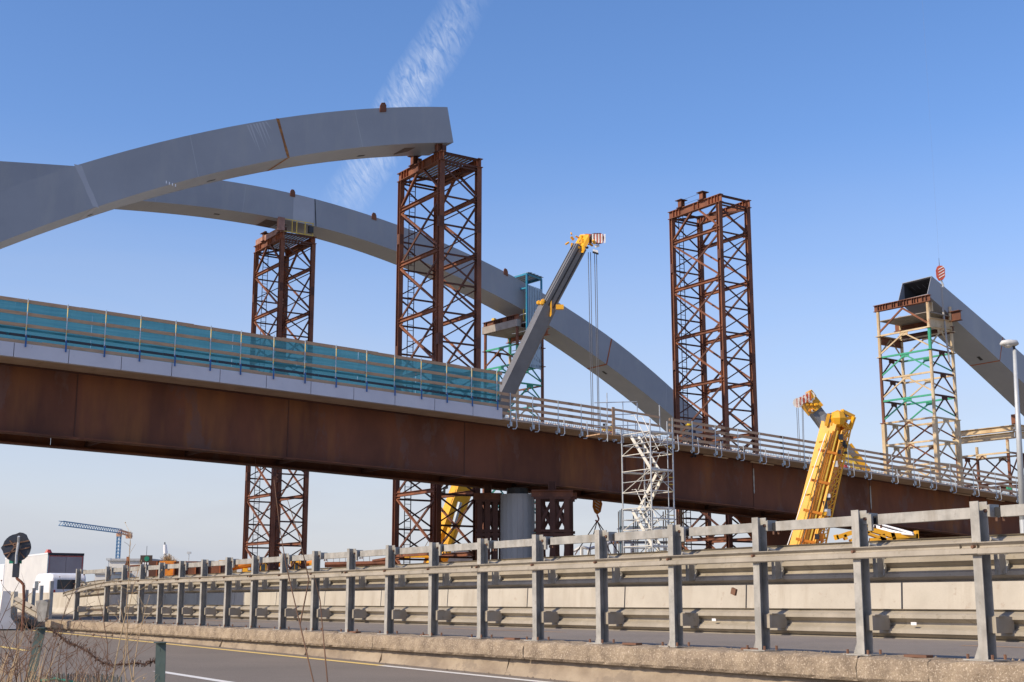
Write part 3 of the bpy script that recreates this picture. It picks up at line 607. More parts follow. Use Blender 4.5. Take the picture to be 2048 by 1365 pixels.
# white scrape below the top edge
b = MB()
for k in range(7):
    t = -11.9+k*0.17; l = rnd.uniform(0.7, 1.7)-0.1*k; b.add([P(t, -0.003, ftop(t)-0.05), P(t+0.13, -0.003, ftop(t)-0.05), P(t+0.32+l*0.28, -0.003, ftop(t)-0.05-l)], [(0, 1, 2)])
b.build('paint_scrape', 'rib_paint_light', rt)
b = MB()
for k in range(4): b.box(P(-16.0+0.16*k, -0.004, fbot(-16)+0.18-0.03*k), 0.05, 0.004, 0.14, U)
b.build('chalk_mark', 'white_paint', rt)
b = MB(); b.add([P(-1.9, 0.9, fbot(-1.9)-0.004), P(-1.2, 0.9, fbot(-1.2)-0.004), P(-1.25, BW, fbot(-1.2)-0.004), P(-1.95, BW, fbot(-1.9)-0.004)], [(0, 1, 2, 3)]); b.build('scorch_mark', 'scorch', rt)
# back arch
bt_pts = [(-34, 26.6), (-28, 27.6), (-23, 28.25), (-18.55, 28.78), (-13.12, 29.42), (-8, 29.95), (-2.62, 30.15), (1, 30.08), (4.36, 29.82), (7.24, 29.45), (11.39, 28.80), (15.3, 27.95), (19.35, 26.87), (23.17, 25.59), (26.78, 24.19), (31.19, 22.26), (35.3, 20.0), (39.37, 17.43), (42, 15.6), (48, 11.0)]
bb_pts = [(-34, 23.6), (-28, 25.0), (-23, 25.95), (-16, 27.0), (-8.34, 27.72), (-4, 27.97), (0.4, 27.96), (4, 27.75), (7.29, 27.38), (13, 26.25), (19.36, 24.50), (22.2, 23.55), (26.07, 22.0), (32.97, 18.71), (36.74, 16.6), (42, 13.3), (48, 8.8)]
def smooth(pts, it=3):
    f = lerp_curve(pts); xs = [pts[0][0]+(pts[-1][0]-pts[0][0])*i/80 for i in range(81)]; ys = [f(x) for x in xs]
    for _ in range(it*4): ys = [ys[0]]+[(ys[i-1]+2*ys[i]+ys[i+1])/4 for i in range(1, 80)]+[ys[-1]]
    g_ = lerp_curve(list(zip(xs, ys))); return lambda x: EYE+g_(x)
btop = smooth(bt_pts); bbot = smooth(bb_pts)
ts = [-34+82*i/60 for i in range(61)]
for t in (-34.5, -27.0, -14.9, -5.6):
    band(rt, P, ftop, fbot, t, t+0.55, 0.03, 'rib_paint_light', 'weld_seam')
rt, P = rib('rear grey arch rib resting on the small rusty and the green tower', NB, btop, bbot, ts, ts)
band(rt, P, btop, bbot, 30.9, 30.3, 0.13, 'rust_orange'); band(rt, P, btop, bbot, 2.55, 2.7, 0.07, 'black', under=False)
for t in (-4.6, 11.6, 16.6, 31.2): hole(rt, P, bbot, t, 1.3)
for t in (0.7, 7.6): lug(rt, P, btop, t)
lug(rt, P, btop, 19.9)
b = MB(); b.add([P(-1.0, 0.8, bbot(-1)-0.004), P(0.1, 0.8, bbot(0)-0.004), P(0.1, BW, bbot(0)-0.004), P(-1.0, BW, bbot(-1)-0.004)], [(0, 1, 2, 3)]); b.build('scorch_mark', 'scorch', rt)
b = MB(); b.add([P(0.8, -0.003, btop(.8)-0.02), P(2.5, -0.003, btop(2.5)-0.02), P(2.5, -0.003, bbot(2.5)+0.02), P(0.8, -0.003, bbot(.8)+0.02)], [(0, 1, 2, 3)]); b.build('fresh_paint', 'rib_paint_light', rt)
for t in (-9.5, -3.0, 9.8, 17.2, 24.6, 37.0):
    band(rt, P, btop, bbot, t, t-0.2, 0.03, 'rib_paint_light', 'weld_seam')
# right arch
rtop = lambda t: EYE+23.94-0.458*(t-42.68)-0.00105*(t-42.68)**2
rbot = lambda t: EYE+22.41-0.500*(t-42.1)-0.0020*(t-42.1)**2
ts = [42.72+44*i/24 for i in range(25)]; tb = [42.1+44*i/24 for i in range(25)]
rt, P = rib('grey steel arch rib at the right, its open dark end resting on the cream tower', NA, rtop, rbot, ts, tb, open_start=True)
band(rt, P, rtop, rbot, 50.8, 50.2, 0.10, 'rust_orange')
hole(rt, P, rbot, 49.6, 1.2)
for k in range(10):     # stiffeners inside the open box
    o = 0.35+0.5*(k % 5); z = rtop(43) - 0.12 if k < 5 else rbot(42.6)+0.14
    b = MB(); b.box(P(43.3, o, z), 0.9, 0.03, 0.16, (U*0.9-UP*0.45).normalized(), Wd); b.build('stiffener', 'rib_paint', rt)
b = MB(); b.sheet(P(46, 0.06, rtop(46)-.06), P(46, BW-.06, rtop(46)-.06), P(45, BW-.06, rbot(45)+.06), P(45, 0.06, rbot(45)+.06)); b.build('diaphragm', 'rib_inside_shade', rt)
for f_, nm in ((lambda x, i: [P(x, .05, rtop(x)-.05), P(x, .05, rbot(x-.6)+.05)], 'shade_liner_side'), (lambda x, i: [P(x, BW-.05, rtop(x)-.05), P(x, BW-.05, rbot(x-.6)+.05)], 'shade_liner_side'), (lambda x, i: [P(x, .06, rtop(x)-.06), P(x, BW-.06, rtop(x)-.06)], 'shade_liner_top'), (lambda x, i: [P(x-.6, .06, rbot(x-.6)+.06), P(x-.6, BW-.06, rbot(x-.6)+.06)], 'shade_liner_bottom')):  # added dark liner sheets: shade of the open box put into colour
    q0 = f_(42.85, 0); q1 = f_(45.9, 1); MB().sheet(q0[0], q0[1], q1[1], q1[0]).build(nm, 'rib_inside_shade', rt)

# ------------------------------------------------------------------ rusty lattice towers
def lattice_tower(label, N, th, a, b_, H, d1, platform=True, jack='arch', group='rusty lattice towers'):
    u = V((math.sin(th), math.cos(th), 0)); w = V((-math.cos(th), math.sin(th), 0)); H = H+EYE
    root = thing('lattice_tower', label, 'tower', v3(N, -0.6), group)
    C = {'N': V(N), 'R': V(N)+u*b_, 'L': V(N)+w*a, 'F': V(N)+w*a+u*b_}
    for k, c in C.items():
        m = MB(); m.ibeam(v3(c, -0.6), v3(c, H), 0.30, 0.30, 0.03, up=w); m.build('leg', 'rust', root)
    nodes = [H-d1-3.4*i for i in range(9)]; nodes = [z for z in nodes if z > -0.4]
    def P(k, z): return v3(C[k], z)
    # heavy faces
    for (A, B) in (('L', 'N'), ('F', 'R')):
        for i, z in enumerate(nodes):
            MB().ibeam(P(A, z), P(B, z), 0.20, 0.22, 0.02).build('girt', 'rust', root)
            if i+1 < len(nodes) or z > 1.5:
                z2 = z-3.4
                MB().ibeam(P(A, z-0.15), P(B, z2+0.15)+u*0.0, 0.10, 0.13, 0.02, up=u).build('diagonal_brace', 'rust', root)
                MB().bar(P(A, z2+0.15)+u*0.10, P(B, z-0.15)+u*0.10, 0.07, 0.13).build('diagonal_brace', 'rust_dark', root)
            for k in (A, B):
                g_ = MB(); g_.box(P(k, z)+(C[B]-C[A]).normalized()*(0.28 if k == A else -0.28), 0.42, 0.02, 0.46, (C[B]-C[A]).normalized()); g_.build('gusset_plate', 'rust', root)
        mid = (C[A]+C[B])/2
        for k in (A, B): MB().ibeam(v3(mid+(C[k]-mid)*0.15, H), P(k, nodes[0]+0.1), 0.10, 0.16, 0.02, up=u).build('knee_brace', 'rust', root)
    for (A, B) in (('L', 'F'), ('N', 'R')):
        z = H-0.12; k = 0
        lv = [H-0.12]+[nodes[0]-0.22-1.7*i for i in range(15)]; lv = [x for x in lv if x > -0.5]
        for i, z in enumerate(lv):
            MB().angle(P(A, z), P(B, z), 0.11, 0.04).build('tie', 'rust_dark', root)
            if i+1 < len(lv):
                z2 = lv[i+1]
                MB().bar(P(A, z-0.1), P(B, z2+0.1), 0.06, 0.09).build('cross_brace', 'rust_dark', root)
                MB().bar(P(B, z-0.1)+w*0.05, P(A, z2+0.1)+w*0.05, 0.05, 0.07).build('cross_brace', 'rust_dark', root)
    ld = MB(); e0 = C['L']+u*0.55-w*0.05; e1 = C['L']+u*0.95-w*0.05
    for e_ in (e0, e1): ld.bar(v3(e_, -0.5), v3(e_, H+0.6), 0.04)
    k_ = -0.3
    while k_ < H+0.4: ld.bar(v3(e0, k_), v3(e1, k_), 0.03); k_ += 0.33
    ld.build('ladder', 'rust_dark', root)
    for z in [H-d1-0.1-6.8*i for i in range(4)]:
        if z < 0: continue
        for k in C:
            sp = MB(); sp.box(v3(C[k], z-1.7)-u*0.155, 0.018, 0.24, 0.62, u, w); sp.box(v3(C[k], z-1.7)-w*0.155, 0.018, 0.24, 0.62, w, u); sp.build('splice_plate', 'rust_dark', root)
    # head beams
    for (A, B) in (('L', 'N'), ('F', 'R')):
        d = (C[B]-C[A]).normalized(); p, q = P(A, H+0.27)-d*0.28, P(B, H+0.27)+d*0.28
        hb = MB(); hb.ibeam(p, q, 0.32, 0.54, 0.035); hb = hb.build('head_beam', 'rust', root)
        L_ = (q-p).length; s_ = MB()
        for f in [0.10, 0.16, 0.22]+[0.5, 0.58]+[0.78, 0.84, 0.90, 0.95]:
            s_.box(p+(q-p)*f, 0.03, 0.31, 0.46, d)
        s_.build('stiffener', 'rust_orange', hb)
    for (A, B) in (('N', 'R'), ('L', 'F')):
        MB().ibeam(P(A, H+0.50), P(B, H+0.50), 0.12, 0.14, 0.02).build('edge_channel', 'rust_dark', root)
        MB().bar(P(A, H+0.05), P(B, H+0.05), 0.07, 0.12).build('tie', 'rust_dark', root)
    MB().bar(P('N', H+0.0), P('F', H+0.0), 0.08, 0.12).build('plan_brace', 'rust_dark', root)
    MB().bar(P('L', H-0.1), P('R', H-0.1), 0.08, 0.12).build('plan_brace', 'rust_dark', root)
    if platform:
        n = 17
        for i in range(n):
            f = i/n*b_*0.86+0.18; z = H+0.585 if i % 2 else H+0.54
            pp = v3(C['N'], z)+u*f; m = MB(); m.box(pp+w*a/2, a, b_*0.86/n*1.02, 0.012 if i % 2 else 0.05, w); m.build('platform_sheet', 'deck_sheet', root)
    for f in (0.93, 0.33) if jack == 'arch' else (0.62, 0.16):
        base_ = C['L']+(C['N']-C['L'])*f
        if jack != 'arch': base_ = C['L']+(C['N']-C['L'])*(f+0.05)
        jh = 0.72 if jack == 'arch' else 0.62
        m = MB(); m.ibeam(v3(base_, H+0.54), v3(base_, H+0.54+jh*0.85), 0.34, 0.34, 0.04, up=u); j = m.build('jack_stool', 'rust', root)
        m = MB(); m.box(v3(base_, H+0.54+jh*0.85+0.02), 0.62, 0.62, 0.04, u); m.box(v3(base_, H+0.56), 0.55, 0.5, 0.04, u); m.build('stool_plate', 'rust_dark', j)
        if jack == 'arch':
            m = MB(); m.box(v3(base_+u*0.25, H+0.78), 0.25, 0.5, 0.45, u); m.tube(v3(base_, H+1.15), v3(base_, H+1.35), 0.12, n=8); m.build('jack', 'rust_dark', j)
    return root, C, H, u, w
lattice_tower('tall rusty lattice tower under the cut end of the front arch', V((-4.05, 72.56, 0)), R(56.1), 4.69, 2.51, 24.81, 1.82)
rd, Cd, Hd, ud, wd_ = lattice_tower('free standing rusty lattice tower with nothing on its head, right of centre', V((13.8, 84.92, 0)), R(56.2), 4.77, 2.56, 26.12, 1.75, platform=False, jack='free')
m = MB(); q0 = Cd['L']+(Cd['N']-Cd['L'])*0.67; q1 = Cd['L']+(Cd['N']-Cd['L'])*0.21
m.tube(v3(q0, Hd+1.1), v3(q1, Hd+1.1), 0.012, n=4); m.tube(v3(q0, Hd+0.75), v3(q1, Hd+0.75), 0.012, n=4); m.build('safety_line', 'cable', rd)
rb_, Cb, Hb, ub, wb_ = lattice_tower('smaller looking rusty lattice tower further back, under the rear arch with a yellow railed platform', V((-17.04, 94.97, 0)), R(55.9), 4.72, 2.52, 26.36, 1.83)
for A, B in (('L', 'N'),):
    MB().bar(v3(Cb[A], Hb+0.76)-wb_*0.1, v3(Cb[B], Hb+0.76), 0.3, 0.42).build('spreader_beam', 'pink_primer', rb_)
m = MB(); p0 = v3(Cb['N'], Hb+0.6); p1 = v3(Cb['R'], Hb+0.6)
for f in (0.02, 0.3, 0.45, 0.72, 0.97): m.bar(p0+(p1-p0)*f, p0+(p1-p0)*f+UP*1.0, 0.06)
for h in (0.06, 1.0): m.bar(p0+UP*h, p1+UP*h, 0.06)
m.build('handrail', 'yellow_paint', rb_)
m = MB(); m.box(p0+UP*0.55-ub*0.15, 0.5, 0.3, 1.0, ub); m.build('jack_box', 'pink_primer', rb_)
m = MB(); m.box(p1+UP*0.5-ub*0.25, 0.35, 0.3, 0.5, ub); m.build('jack_box', 'boom_dark', rb_)

# ------------------------------------------------------------------ painted tube towers (cream / green)
def tube_tower(label, N, th, a, b_, H, d, nlev, toph, pal, group='painted tube towers', leg_r=0.16):
    u = V((math.sin(th), math.cos(th), 0)); w = V((-math.cos(th), math.sin(th), 0)); H = H+EYE
    root = thing('tube_tower', label, 'tower', v3(N, -0.6), group)
    C = {'N': V(N), 'R': V(N)+u*b_, 'L': V(N)+w*a, 'F': V(N)+w*a+u*b_}
    P = lambda k, z: v3(C[k], z)
    zs = [H+toph, H-0.05, H-d*1.0, H-d*4, -0.6]
    for k, c in C.items():
        for i in range(4):
            m = MB(); m.tube(v3(c, zs[i+1]), v3(c, zs[i]-0.02), leg_r*0.8 if i < 3 else leg_r, n=8) if i < 3 else m.bar(v3(c, zs[i+1]), v3(c, zs[i]-0.02), 0.30, 0.28, up=w)
            m.build('leg', pal['leg'][k][i], root, label=pal['leg'][k][i].replace('_', ' ')+' leg section')
            m = MB(); m.box(v3(c, zs[i+1]), 0.42, 0.42, 0.05, u); m.build('leg_flange', pal['leg'][k][i], root)
    for (A, B) in (('L', 'N'), ('F', 'R'), ('L', 'F'), ('N', 'R')):
        heavy = (A, B) in (('L', 'N'), ('F', 'R')); mid = (C[A]+C[B])/2; dd = (C[B]-C[A]).normalized()
        for i in range(nlev):
            z = H-d*i
            if z < 0: break
            col = pal['h'][i % len(pal['h'])] if heavy else pal['s'][i % len(pal['s'])]
            dg = pal['d'][i % len(pal['d'])] if heavy else pal['s'][i % len(pal['s'])]
            MB().bar(P(A, z), P(B, z), 0.11, 0.13).build('girt', col, root)
            z2 = z-d+0.25
            for k in (A, B): MB().bar(v3(mid, z-0.1), P(k, z2), 0.07, 0.10).build('diagonal_brace', dg, root)
            MB().box(v3(mid, z-0.16), 0.7, 0.02, 0.26, dd).build('gusset_plate', col, root)
    return root, C, H, u, w
RG = ['cream_paint']*4
pal = {'leg': {'N': ['cream_paint', 'green_paint', 'cream_paint', 'cream_paint'], 'R': RG, 'F': RG, 'L': ['cream_paint', 'cream_paint', 'rust', 'cream_paint']},
       'h': ['cream_paint', 'green_paint', 'cream_paint', 'green_paint', 'cream_paint', 'cream_paint'], 's': ['cream_paint', 'rust_dark', 'rust_dark', 'rust_dark', 'cream_paint', 'cream_paint'], 'd': ['cream_paint', 'green_paint', 'cream_paint', 'green_paint', 'rust', 'rust']}
rg, Cg, Hg, ug, wg = tube_tower('cream and green painted tube tower carrying the open end of the right arch', V((30.77, 95.72, 0)), R(52.4), 4.46, 2.76, 19.89, 1.68, 12, 1.9, pal)
zt = Hg+1.9
for k in ('L', 'N'): MB().bar(v3(Cg['L'], Hg+1.1), (v3(Cg['L'], Hg+1.1)+v3(Cg['N'], Hg+1.1))/2, 0.02).v and None
mid = (Cg['L']+Cg['N'])/2
for k in ('L', 'N'): MB().bar(v3(mid, zt-0.1), v3(Cg[k], Hg+0.25), 0.10, 0.13).build('diagonal_brace', 'rust', rg)
hb = MB(); p = v3(Cg['L'], zt+0.25)+wg*0.3; q = v3(Cg['N'], zt+0.25)-wg*0.25; hb.ibeam(p, q, 0.34, 0.5, 0.04); hb = hb.build('head_beam', 'rust', rg)
m = MB()
for f in (0.08, 0.13, 0.18, 0.23, 0.34, 0.38, 0.45, 0.48, 0.51, 0.56, 0.61, 0.70, 0.74, 0.79, 0.88, 0.94): m.box(p+(q-p)*f, 0.03, 0.33, 0.42, wg)
m.build('stiffener', 'rust_dark', hb)
p = v3(Cg['F'], Hg+0.75)+wg*0.5; q = v3(Cg['R'], Hg+0.75)-wg*0.9
m = MB(); m.ibeam(p+UP*0.35, q+UP*0.35, 0.45, 0.75, 0.04); m.build('cross_beam', 'rust', rg)
m = MB(); m.ibeam(v3(Cg['F'], Hg+0.1)+wg*0.2, v3(Cg['R'], Hg+0.1)-wg*0.2, 0.3, 0.5, 0.04); m.build('cross_beam', 'rust_dark', rg)
m = MB(); m.ibeam(v3(Cg['N'], Hg+0.35), v3(Cg['R'], Hg+0.45), 0.3, 0.7, 0.03); m.build('side_beam', 'cream_paint', rg)
m = MB(); m.ibeam(v3(Cg['L'], Hg-0.35), v3(Cg['F'], Hg-0.35), 0.3, 0.55, 0.03); m.build('side_beam', 'rust', rg)
for i in range(5):
    f = 0.1+i*0.2; z = Hg+1.15
    m = MB(); m.box(v3(Cg['N'], z)+ug*(b0 := 2.9*f)+wg*2.2, 4.5, 0.55, 0.05, wg); m.build('platform_sheet', 'deck_sheet', rg)
m = MB(); m.box(v3(Cg['N'], Hg+1.55)+ug*0.4, 0.1, 0.25, 0.7, ug); m.build('end_plate', 'cream_paint', rg)
RG = ['rust']*4
pal = {'leg': {'N': ['rust', 'green_paint', 'cream_paint', 'cream_paint'], 'R': ['rust', 'rust', 'rust', 'cream_paint'], 'F': ['green_paint', 'cream_paint', 'cream_paint', 'rust'], 'L': RG},
       'h': ['green_paint', 'green_paint', 'rust', 'teal_paint', 'rust_dark', 'rust'], 's': ['rust', 'teal_paint', 'green_paint', 'cream_paint', 'rust_dark', 'teal_paint'], 'd': ['rust', 'green_paint', 'teal_paint', 'green_paint', 'rust_dark', 'rust']}
re_, Ce, He, ue, we = tube_tower('rust and green tube tower behind the grey crane boom, carrying the rear arch', V((0.435, 106.47, 0)), R(50.8), 4.24, 2.68, 22.14-1.45, 1.6, 14, 1.45, pal)
He2 = EYE+22.14
for (A, B, m_) in (('L', 'N', 'deck_sheet'), ('F', 'R', 'rust')):
    MB().bar(v3(Ce[A], He2+0.30)+we*0.2, v3(Ce[B], He2+0.30)-we*0.2, 0.4, 0.6).build('head_beam', m_, re_)
    hb = MB(); hb.ibeam(v3(Ce[A], He2+0.80)+we*0.25, v3(Ce[B], He2+0.80)-we*0.2, 0.35, 0.42, 0.03); hb = hb.build('upper_beam', 'rust', re_)
    m = MB()
    for f in (0.05, 0.3, 0.36, 0.42, 0.48, 0.54, 0.72, 0.78, 0.84, 0.9): m.box(v3(Ce[A], He2+0.8)+(v3(Ce[B], He2+0.8)-v3(Ce[A], He2+0.8))*f, 0.03, 0.34, 0.36, we)
    m.build('stiffener', 'rust_dark', hb)
m = MB(); m.ibeam(v3(Ce['F'], He2-0.15)+we*0.3, v3(Ce['R'], He2-0.15)-we*0.7, 0.5, 0.55, 0.04); m.build('cross_beam', 'rust_orange', re_)
for i in range(5):
    m = MB(); m.box(v3(Ce['N'], He2-0.02)+ue*(0.3+0.5*i)+we*2.1, 4.4, 0.48, 0.04, we); m.build('platform_sheet', 'deck_sheet', re_)
m = MB(); p0 = v3(Ce['N'], He2+0.6); p1 = v3(Ce['R'], He2+0.6)
for f in (0.25, 0.45, 0.7, 0.97): m.bar(p0+(p1-p0)*f, p0+(p1-p0)*f+UP*0.95, 0.06)
for h in (0.06, 0.5, 0.95): m.bar(p0+(p1-p0)*.25+UP*h, p1+UP*h, 0.05)
m.build('handrail', 'yellow_paint', re_)
m = MB(); m.tube(v3(Ce['L'], He2+1.0)-we*0.9+ue*0.2, v3(Ce['L'], He2+1.25)-we*0.9+ue*0.2, 0.2, n=8); m.build('jack', 'yellow_paint', re_)
# partly visible tower at the right edge
q = onp(2016, 900, NA, Wd); NH = v3(q, 0)
pal = {'leg': {k: ['cream_paint', 'rust', 'rust', 'rust'] for k in 'NRLF'}, 'h': ['cream_paint', 'rust', 'cream_paint'], 's': ['rust', 'rust_dark'], 'd': ['rust_dark', 'rust']}
zl = onp(2016, 905, NA, Wd).z-EYE
rh, Ch, Hh, uh, wh = tube_tower('rust and cream tower cut by the right edge of the picture', NH-Wd*0+Wd*0.0, R(52.4), 4.46, 2.76, zl, 2.3, 6, 1.0, pal)
for z, dz in ((1.3, 0.5), (1.85, 0.42)):
    MB().ibeam(v3(Ch['N'], Hh+z)-uh*0.2-wh*0.8, v3(Ch['R'], Hh+z)+uh*1.5-wh*0.8, 0.35, dz, 0.04).build('head_beam', 'cream_paint', rh)
    MB().ibeam(v3(Ch['L'], Hh+z-.03)+wh*0.3, v3(Ch['N'], Hh+z-.03)-wh*0.6, 0.35, dz, 0.04).build('head_beam', 'cream_paint', rh)
MB().box(v3(Ch['R'], Hh-0.5)-uh*0.3, 1.4, 0.4, 0.9, uh).build('counter_plate', 'rust_dark', rh)
MB().bar(v3(Ch['N'], Hh+2.05)+uh*1.2, v3(Ch['N'], Hh+3.0)+uh*1.2, 0.35).build('jack_stool', 'rust', rh)

# ------------------------------------------------------------------ corrugated weather enclosure on the rear arch
et = thing('weather_enclosure', 'blue framed enclosure of corrugated sheets round a joint of the rear arch', 'enclosure', v3(Ce['N'], He2+0.6), None)
ep = {}
EY = 106.0
def en(px, py, Y): return at(px, py, Y)
A0 = en(1054, 733, 106.3); zb = A0.z; ztp = en(1054, 548, 106.3).z
NE = v3(A0, 0); RE = v3(at(1083, 640, 108.2), 0); LE = NE+we*4.4; FE = RE+we*4.4
for c in (NE, RE, LE, FE): MB().bar(v3(c, zb if c in (NE, RE) else ztp-1.6), v3(c, ztp), 0.13).build('frame_post', 'enclosure_blue', et)
for a_, c_ in ((NE, RE), (RE, FE), (NE, LE), (LE, FE)): MB().bar(v3(a_, ztp), v3(c_, ztp), 0.13, 0.15).build('frame_rail', 'enclosure_blue', et)
n = 18; d_ = (RE-NE)
for i in range(n):
    p = NE+d_*((i+0.5)/n)-we*(0.04*(i % 2)); m = MB(); m.box(v3(p, (zb+ztp-0.9)/2)-we*0.02, d_.length/n*1.0, 0.02+0.0*(i % 2), ztp-0.9-zb, d_.normalized()); m.build('wall_sheet', 'corrugated', et)
for i in range(9):
    p = NE+d_*((i+0.5)/9); m = MB(); m.box(v3(p+we*2.2, ztp+0.10+0.04*(i % 2)), 4.9, d_.length/9*1.05, 0.03, we); m.build('roof_sheet', 'corrugated', et)
for i in range(7):
    z = zb+0.1+i*0.72; m = MB(); m.bar(v3(NE, z), v3(NE+we*1.9, z), 0.07, 0.05); m.build('scaffold_tube', 'scaffold_white', et)
MB().bar(v3(NE, ztp-1.2), v3(NE+we*2.6, ztp-1.0), 0.12).build('frame_rail', 'enclosure_blue', et)
for i, (dx, z) in enumerate(((0.2, ztp-2.3), (0.12, ztp-3.9), (0.15, ztp-4.6))):
    m = MB(); m.box(v3(RE, z)+ue*0.15, 0.5, 0.3, 0.4, ue); m.build('side_bracket', 'boom_dark', et)

# ------------------------------------------------------------------ cranes
def boom_sec(p, q, w, h, up, m_, parent, name='boom_section', ribs=0, lab=None):
    d = (q-p).normalized(); side = d.cross(up).normalized()
    H = h/2; B = w/2
    b = MB(); b.prism(p, q, [(-B*0.75, -H), (B*0.75, -H), (B, -H*0.7), (B, H), (-B, H), (-B, -H*0.7)], up); o = b.build(name, m_, parent, lab)
    upv = side.cross(d).normalized()
    return d, side, upv, o
c1 = thing('mobile_crane', 'mobile crane with long grey telescopic boom rising behind the deck, centre', 'crane', v3(at(862, 1203, 84), 0))
Yc = 84.0
pb_ = at(878, 1125, Yc); pk = at(925, 968, Yc); pg = at(1096, 614, Yc); ptp = at(1160, 494, Yc)
dz_ = (ptp-pk).normalized(); pk = at(935, 950, Yc)
side = V((0.35, -0.94, 0))
boom_sec(at(868, 1135, Yc), pk, 1.0, 1.15, V((-0.8, -0.5, 0.3)), 'crane_yellow', c1)
boom_sec(at(925, 968, Yc), pg, 0.72, 1.02, V((-0.8, -0.5, 0.3)), 'boom_grey', c1)
d, sd_, uv, bo_ = boom_sec(at(1090, 625, Yc), ptp, 0.62, 0.84, V((-0.8, -0.5, 0.3)), 'boom_grey', c1)
for k in (-0.17, 0.12):   # dark grooves between telescopic sections
    m = MB(); o_ = uv*0.0
    m.bar(at(1090, 625, Yc)+uv*0.43+sd_*k*1.2, ptp+uv*0.43+sd_*k*1.2, 0.06, 0.03, up=uv); m.build('boom_groove', 'boom_dark', bo_)
    m = MB(); m.bar(at(1090, 625, Yc)-sd_*0.315+uv*k*1.3, ptp-sd_*0.315+uv*k*1.3, 0.03, 0.09, up=uv); m.build('boom_groove', 'boom_dark', bo_)
    m = MB(); m.bar(at(1090, 625, Yc)+sd_*0.315+uv*k*1.3, ptp+sd_*0.315+uv*k*1.3, 0.03, 0.09, up=uv); m.build('boom_groove', 'boom_dark', bo_)
rc = random.Random(11)
def head(parent, c, d, s, uv, w_=1.0, stripes=True, fwd=None):
    """boom head: cheek plates with sheaves and many small fittings"""
    m = MB(); m.box(c, 0.7*w_, 1.0*w_, 0.45*w_, d, s); o = m.build('boom_head', 'crane_yellow', parent)
    for k in (-1, 1):
        m = MB(); m.box(c+s*0.5*w_*k+d*0.35*w_+fwd*0.55*w_, 0.5*w_, 0.04, 0.55*w_, fwd, s); m.build('cheek_plate', 'hook_red', o)
        for j in range(5):
            m = MB(); m.box(c+s*0.53*w_*k+d*0.35*w_+fwd*(0.2+0.17*j)*w_, 0.08*w_, 0.02, 0.52*w_, (fwd+UP*0.4).normalized(), s); m.build('warning_stripe', 'stripe_white', o)
    for j in range(3):
        m = MB(); m.tube(c+d*0.35*w_+fwd*(0.75)*w_-s*(0.3-0.25*j)*w_, c+d*0.35*w_+fwd*0.75*w_-s*(0.38-0.25*j)*w_, 0.32*w_, n=12); m.build('sheave', 'boom_dark', o)
    for j in range(26):
        m = MB(); p = c+s*rc.uniform(-.6, .6)*w_+uv*rc.uniform(-.5, .5)*w_+d*rc.uniform(-.25, .4)*w_+fwd*rc.uniform(-.6, .5)*w_; a_ = V((rc.uniform(-1, 1), rc.uniform(-1, 1), rc.uniform(-1, 1))).normalized(); m.tube(p-a_*0.12*w_, p+a_*0.12*w_, rc.uniform(.04, .09)*w_, n=7); m.build('fitting', rc.choice(['crane_yellow', 'crane_yellow', 'stripe_white', 'boom_dark']), o)
    return o
fw = V((0.95, -0.1, -0.05)).normalized()
head(c1, ptp+d*0.25, d, sd_, uv, 1.15, fwd=fw)
hc = thing('x', 'x', 'x'); bpy.data.objects.remove(hc)
m = MB(); m.box(pg+uv*0.0, 0.16, 0.85, 1.12, d, sd_); m.build('boom_collar', 'crane_yellow', c1)
for j in range(7):
    m = MB(); p = pg+sd_*rc.uniform(-.5, .5)+uv*rc.choice([-0.55, .58])+d*rc.uniform(-.1, .1); m.ball(p, rc.uniform(.10, .20), 6); m.build('fitting', 'crane_yellow', c1)
m = MB(); m.box(pg+V((0.75, -0.3, -0.1)), 0.5, 0.3, 0.3); m.build('fitting', 'crane_yellow', c1)
for i, (x0, x1) in enumerate(((1176.5, 1184), (1181, 1187), (1189, 1197), (1193, 1199))):
    m = MB(); m.tube(at(x0, 505, Yc), at(x1, 880, Yc), 0.022, n=4); m.build('hoist_rope', 'cable', c1)
m = MB(); c = at(1191, 504, Yc-0.6); m.box(c, 0.34, 0.2, 0.22, V((.9, 0, -.3)).normalized()); o = m.build('limit_weight', 'stripe_white', c1)
m = MB(); m.box(c-UP*0.08, 0.4, 0.24, 0.07, V((.9, 0, -.3)).normalized()); m.build('weight_base', 'boom_dark', o)
# luffing cylinder + rod, superstructure below
m = MB(); m.tube(at(890, 1110, Yc-1.2), at(905, 1058, Yc-1.2), 0.32, n=10); m.build('luffing_cylinder', 'crane_yellow', c1)
m = MB(); m.tube(at(905, 1060, Yc-1.2), at(920, 1005, Yc-1.2), 0.14, n=8); m.build('cylinder_rod', 'zinc', c1)
for i in range(3):
    m = MB(); m.box(at(893+i*5, 992-i*9, Yc)+V((-0.25, -0.9, 0)), 0.16, 0.03, 0.42, V((1, 0, .3)).normalized()); m.build('boom_lettering', 'boom_dark', c1)
m = MB(); m.box(at(905, 1165, Yc), 3.4, 2.4, 1.5); m.build('superstructure', 'crane_yellow', c1)
m = MB(); m.box(at(835, 1108, Yc)+UP*0.0, 1.6, 0.8, 0.5); m.build('counterweight', 'crane_yellow', c1)
m = MB(); m.tube(at(842, 1108, Yc), at(880, 1040, Yc), 0.02, n=4); m.build('guy_rope', 'cable', c1)
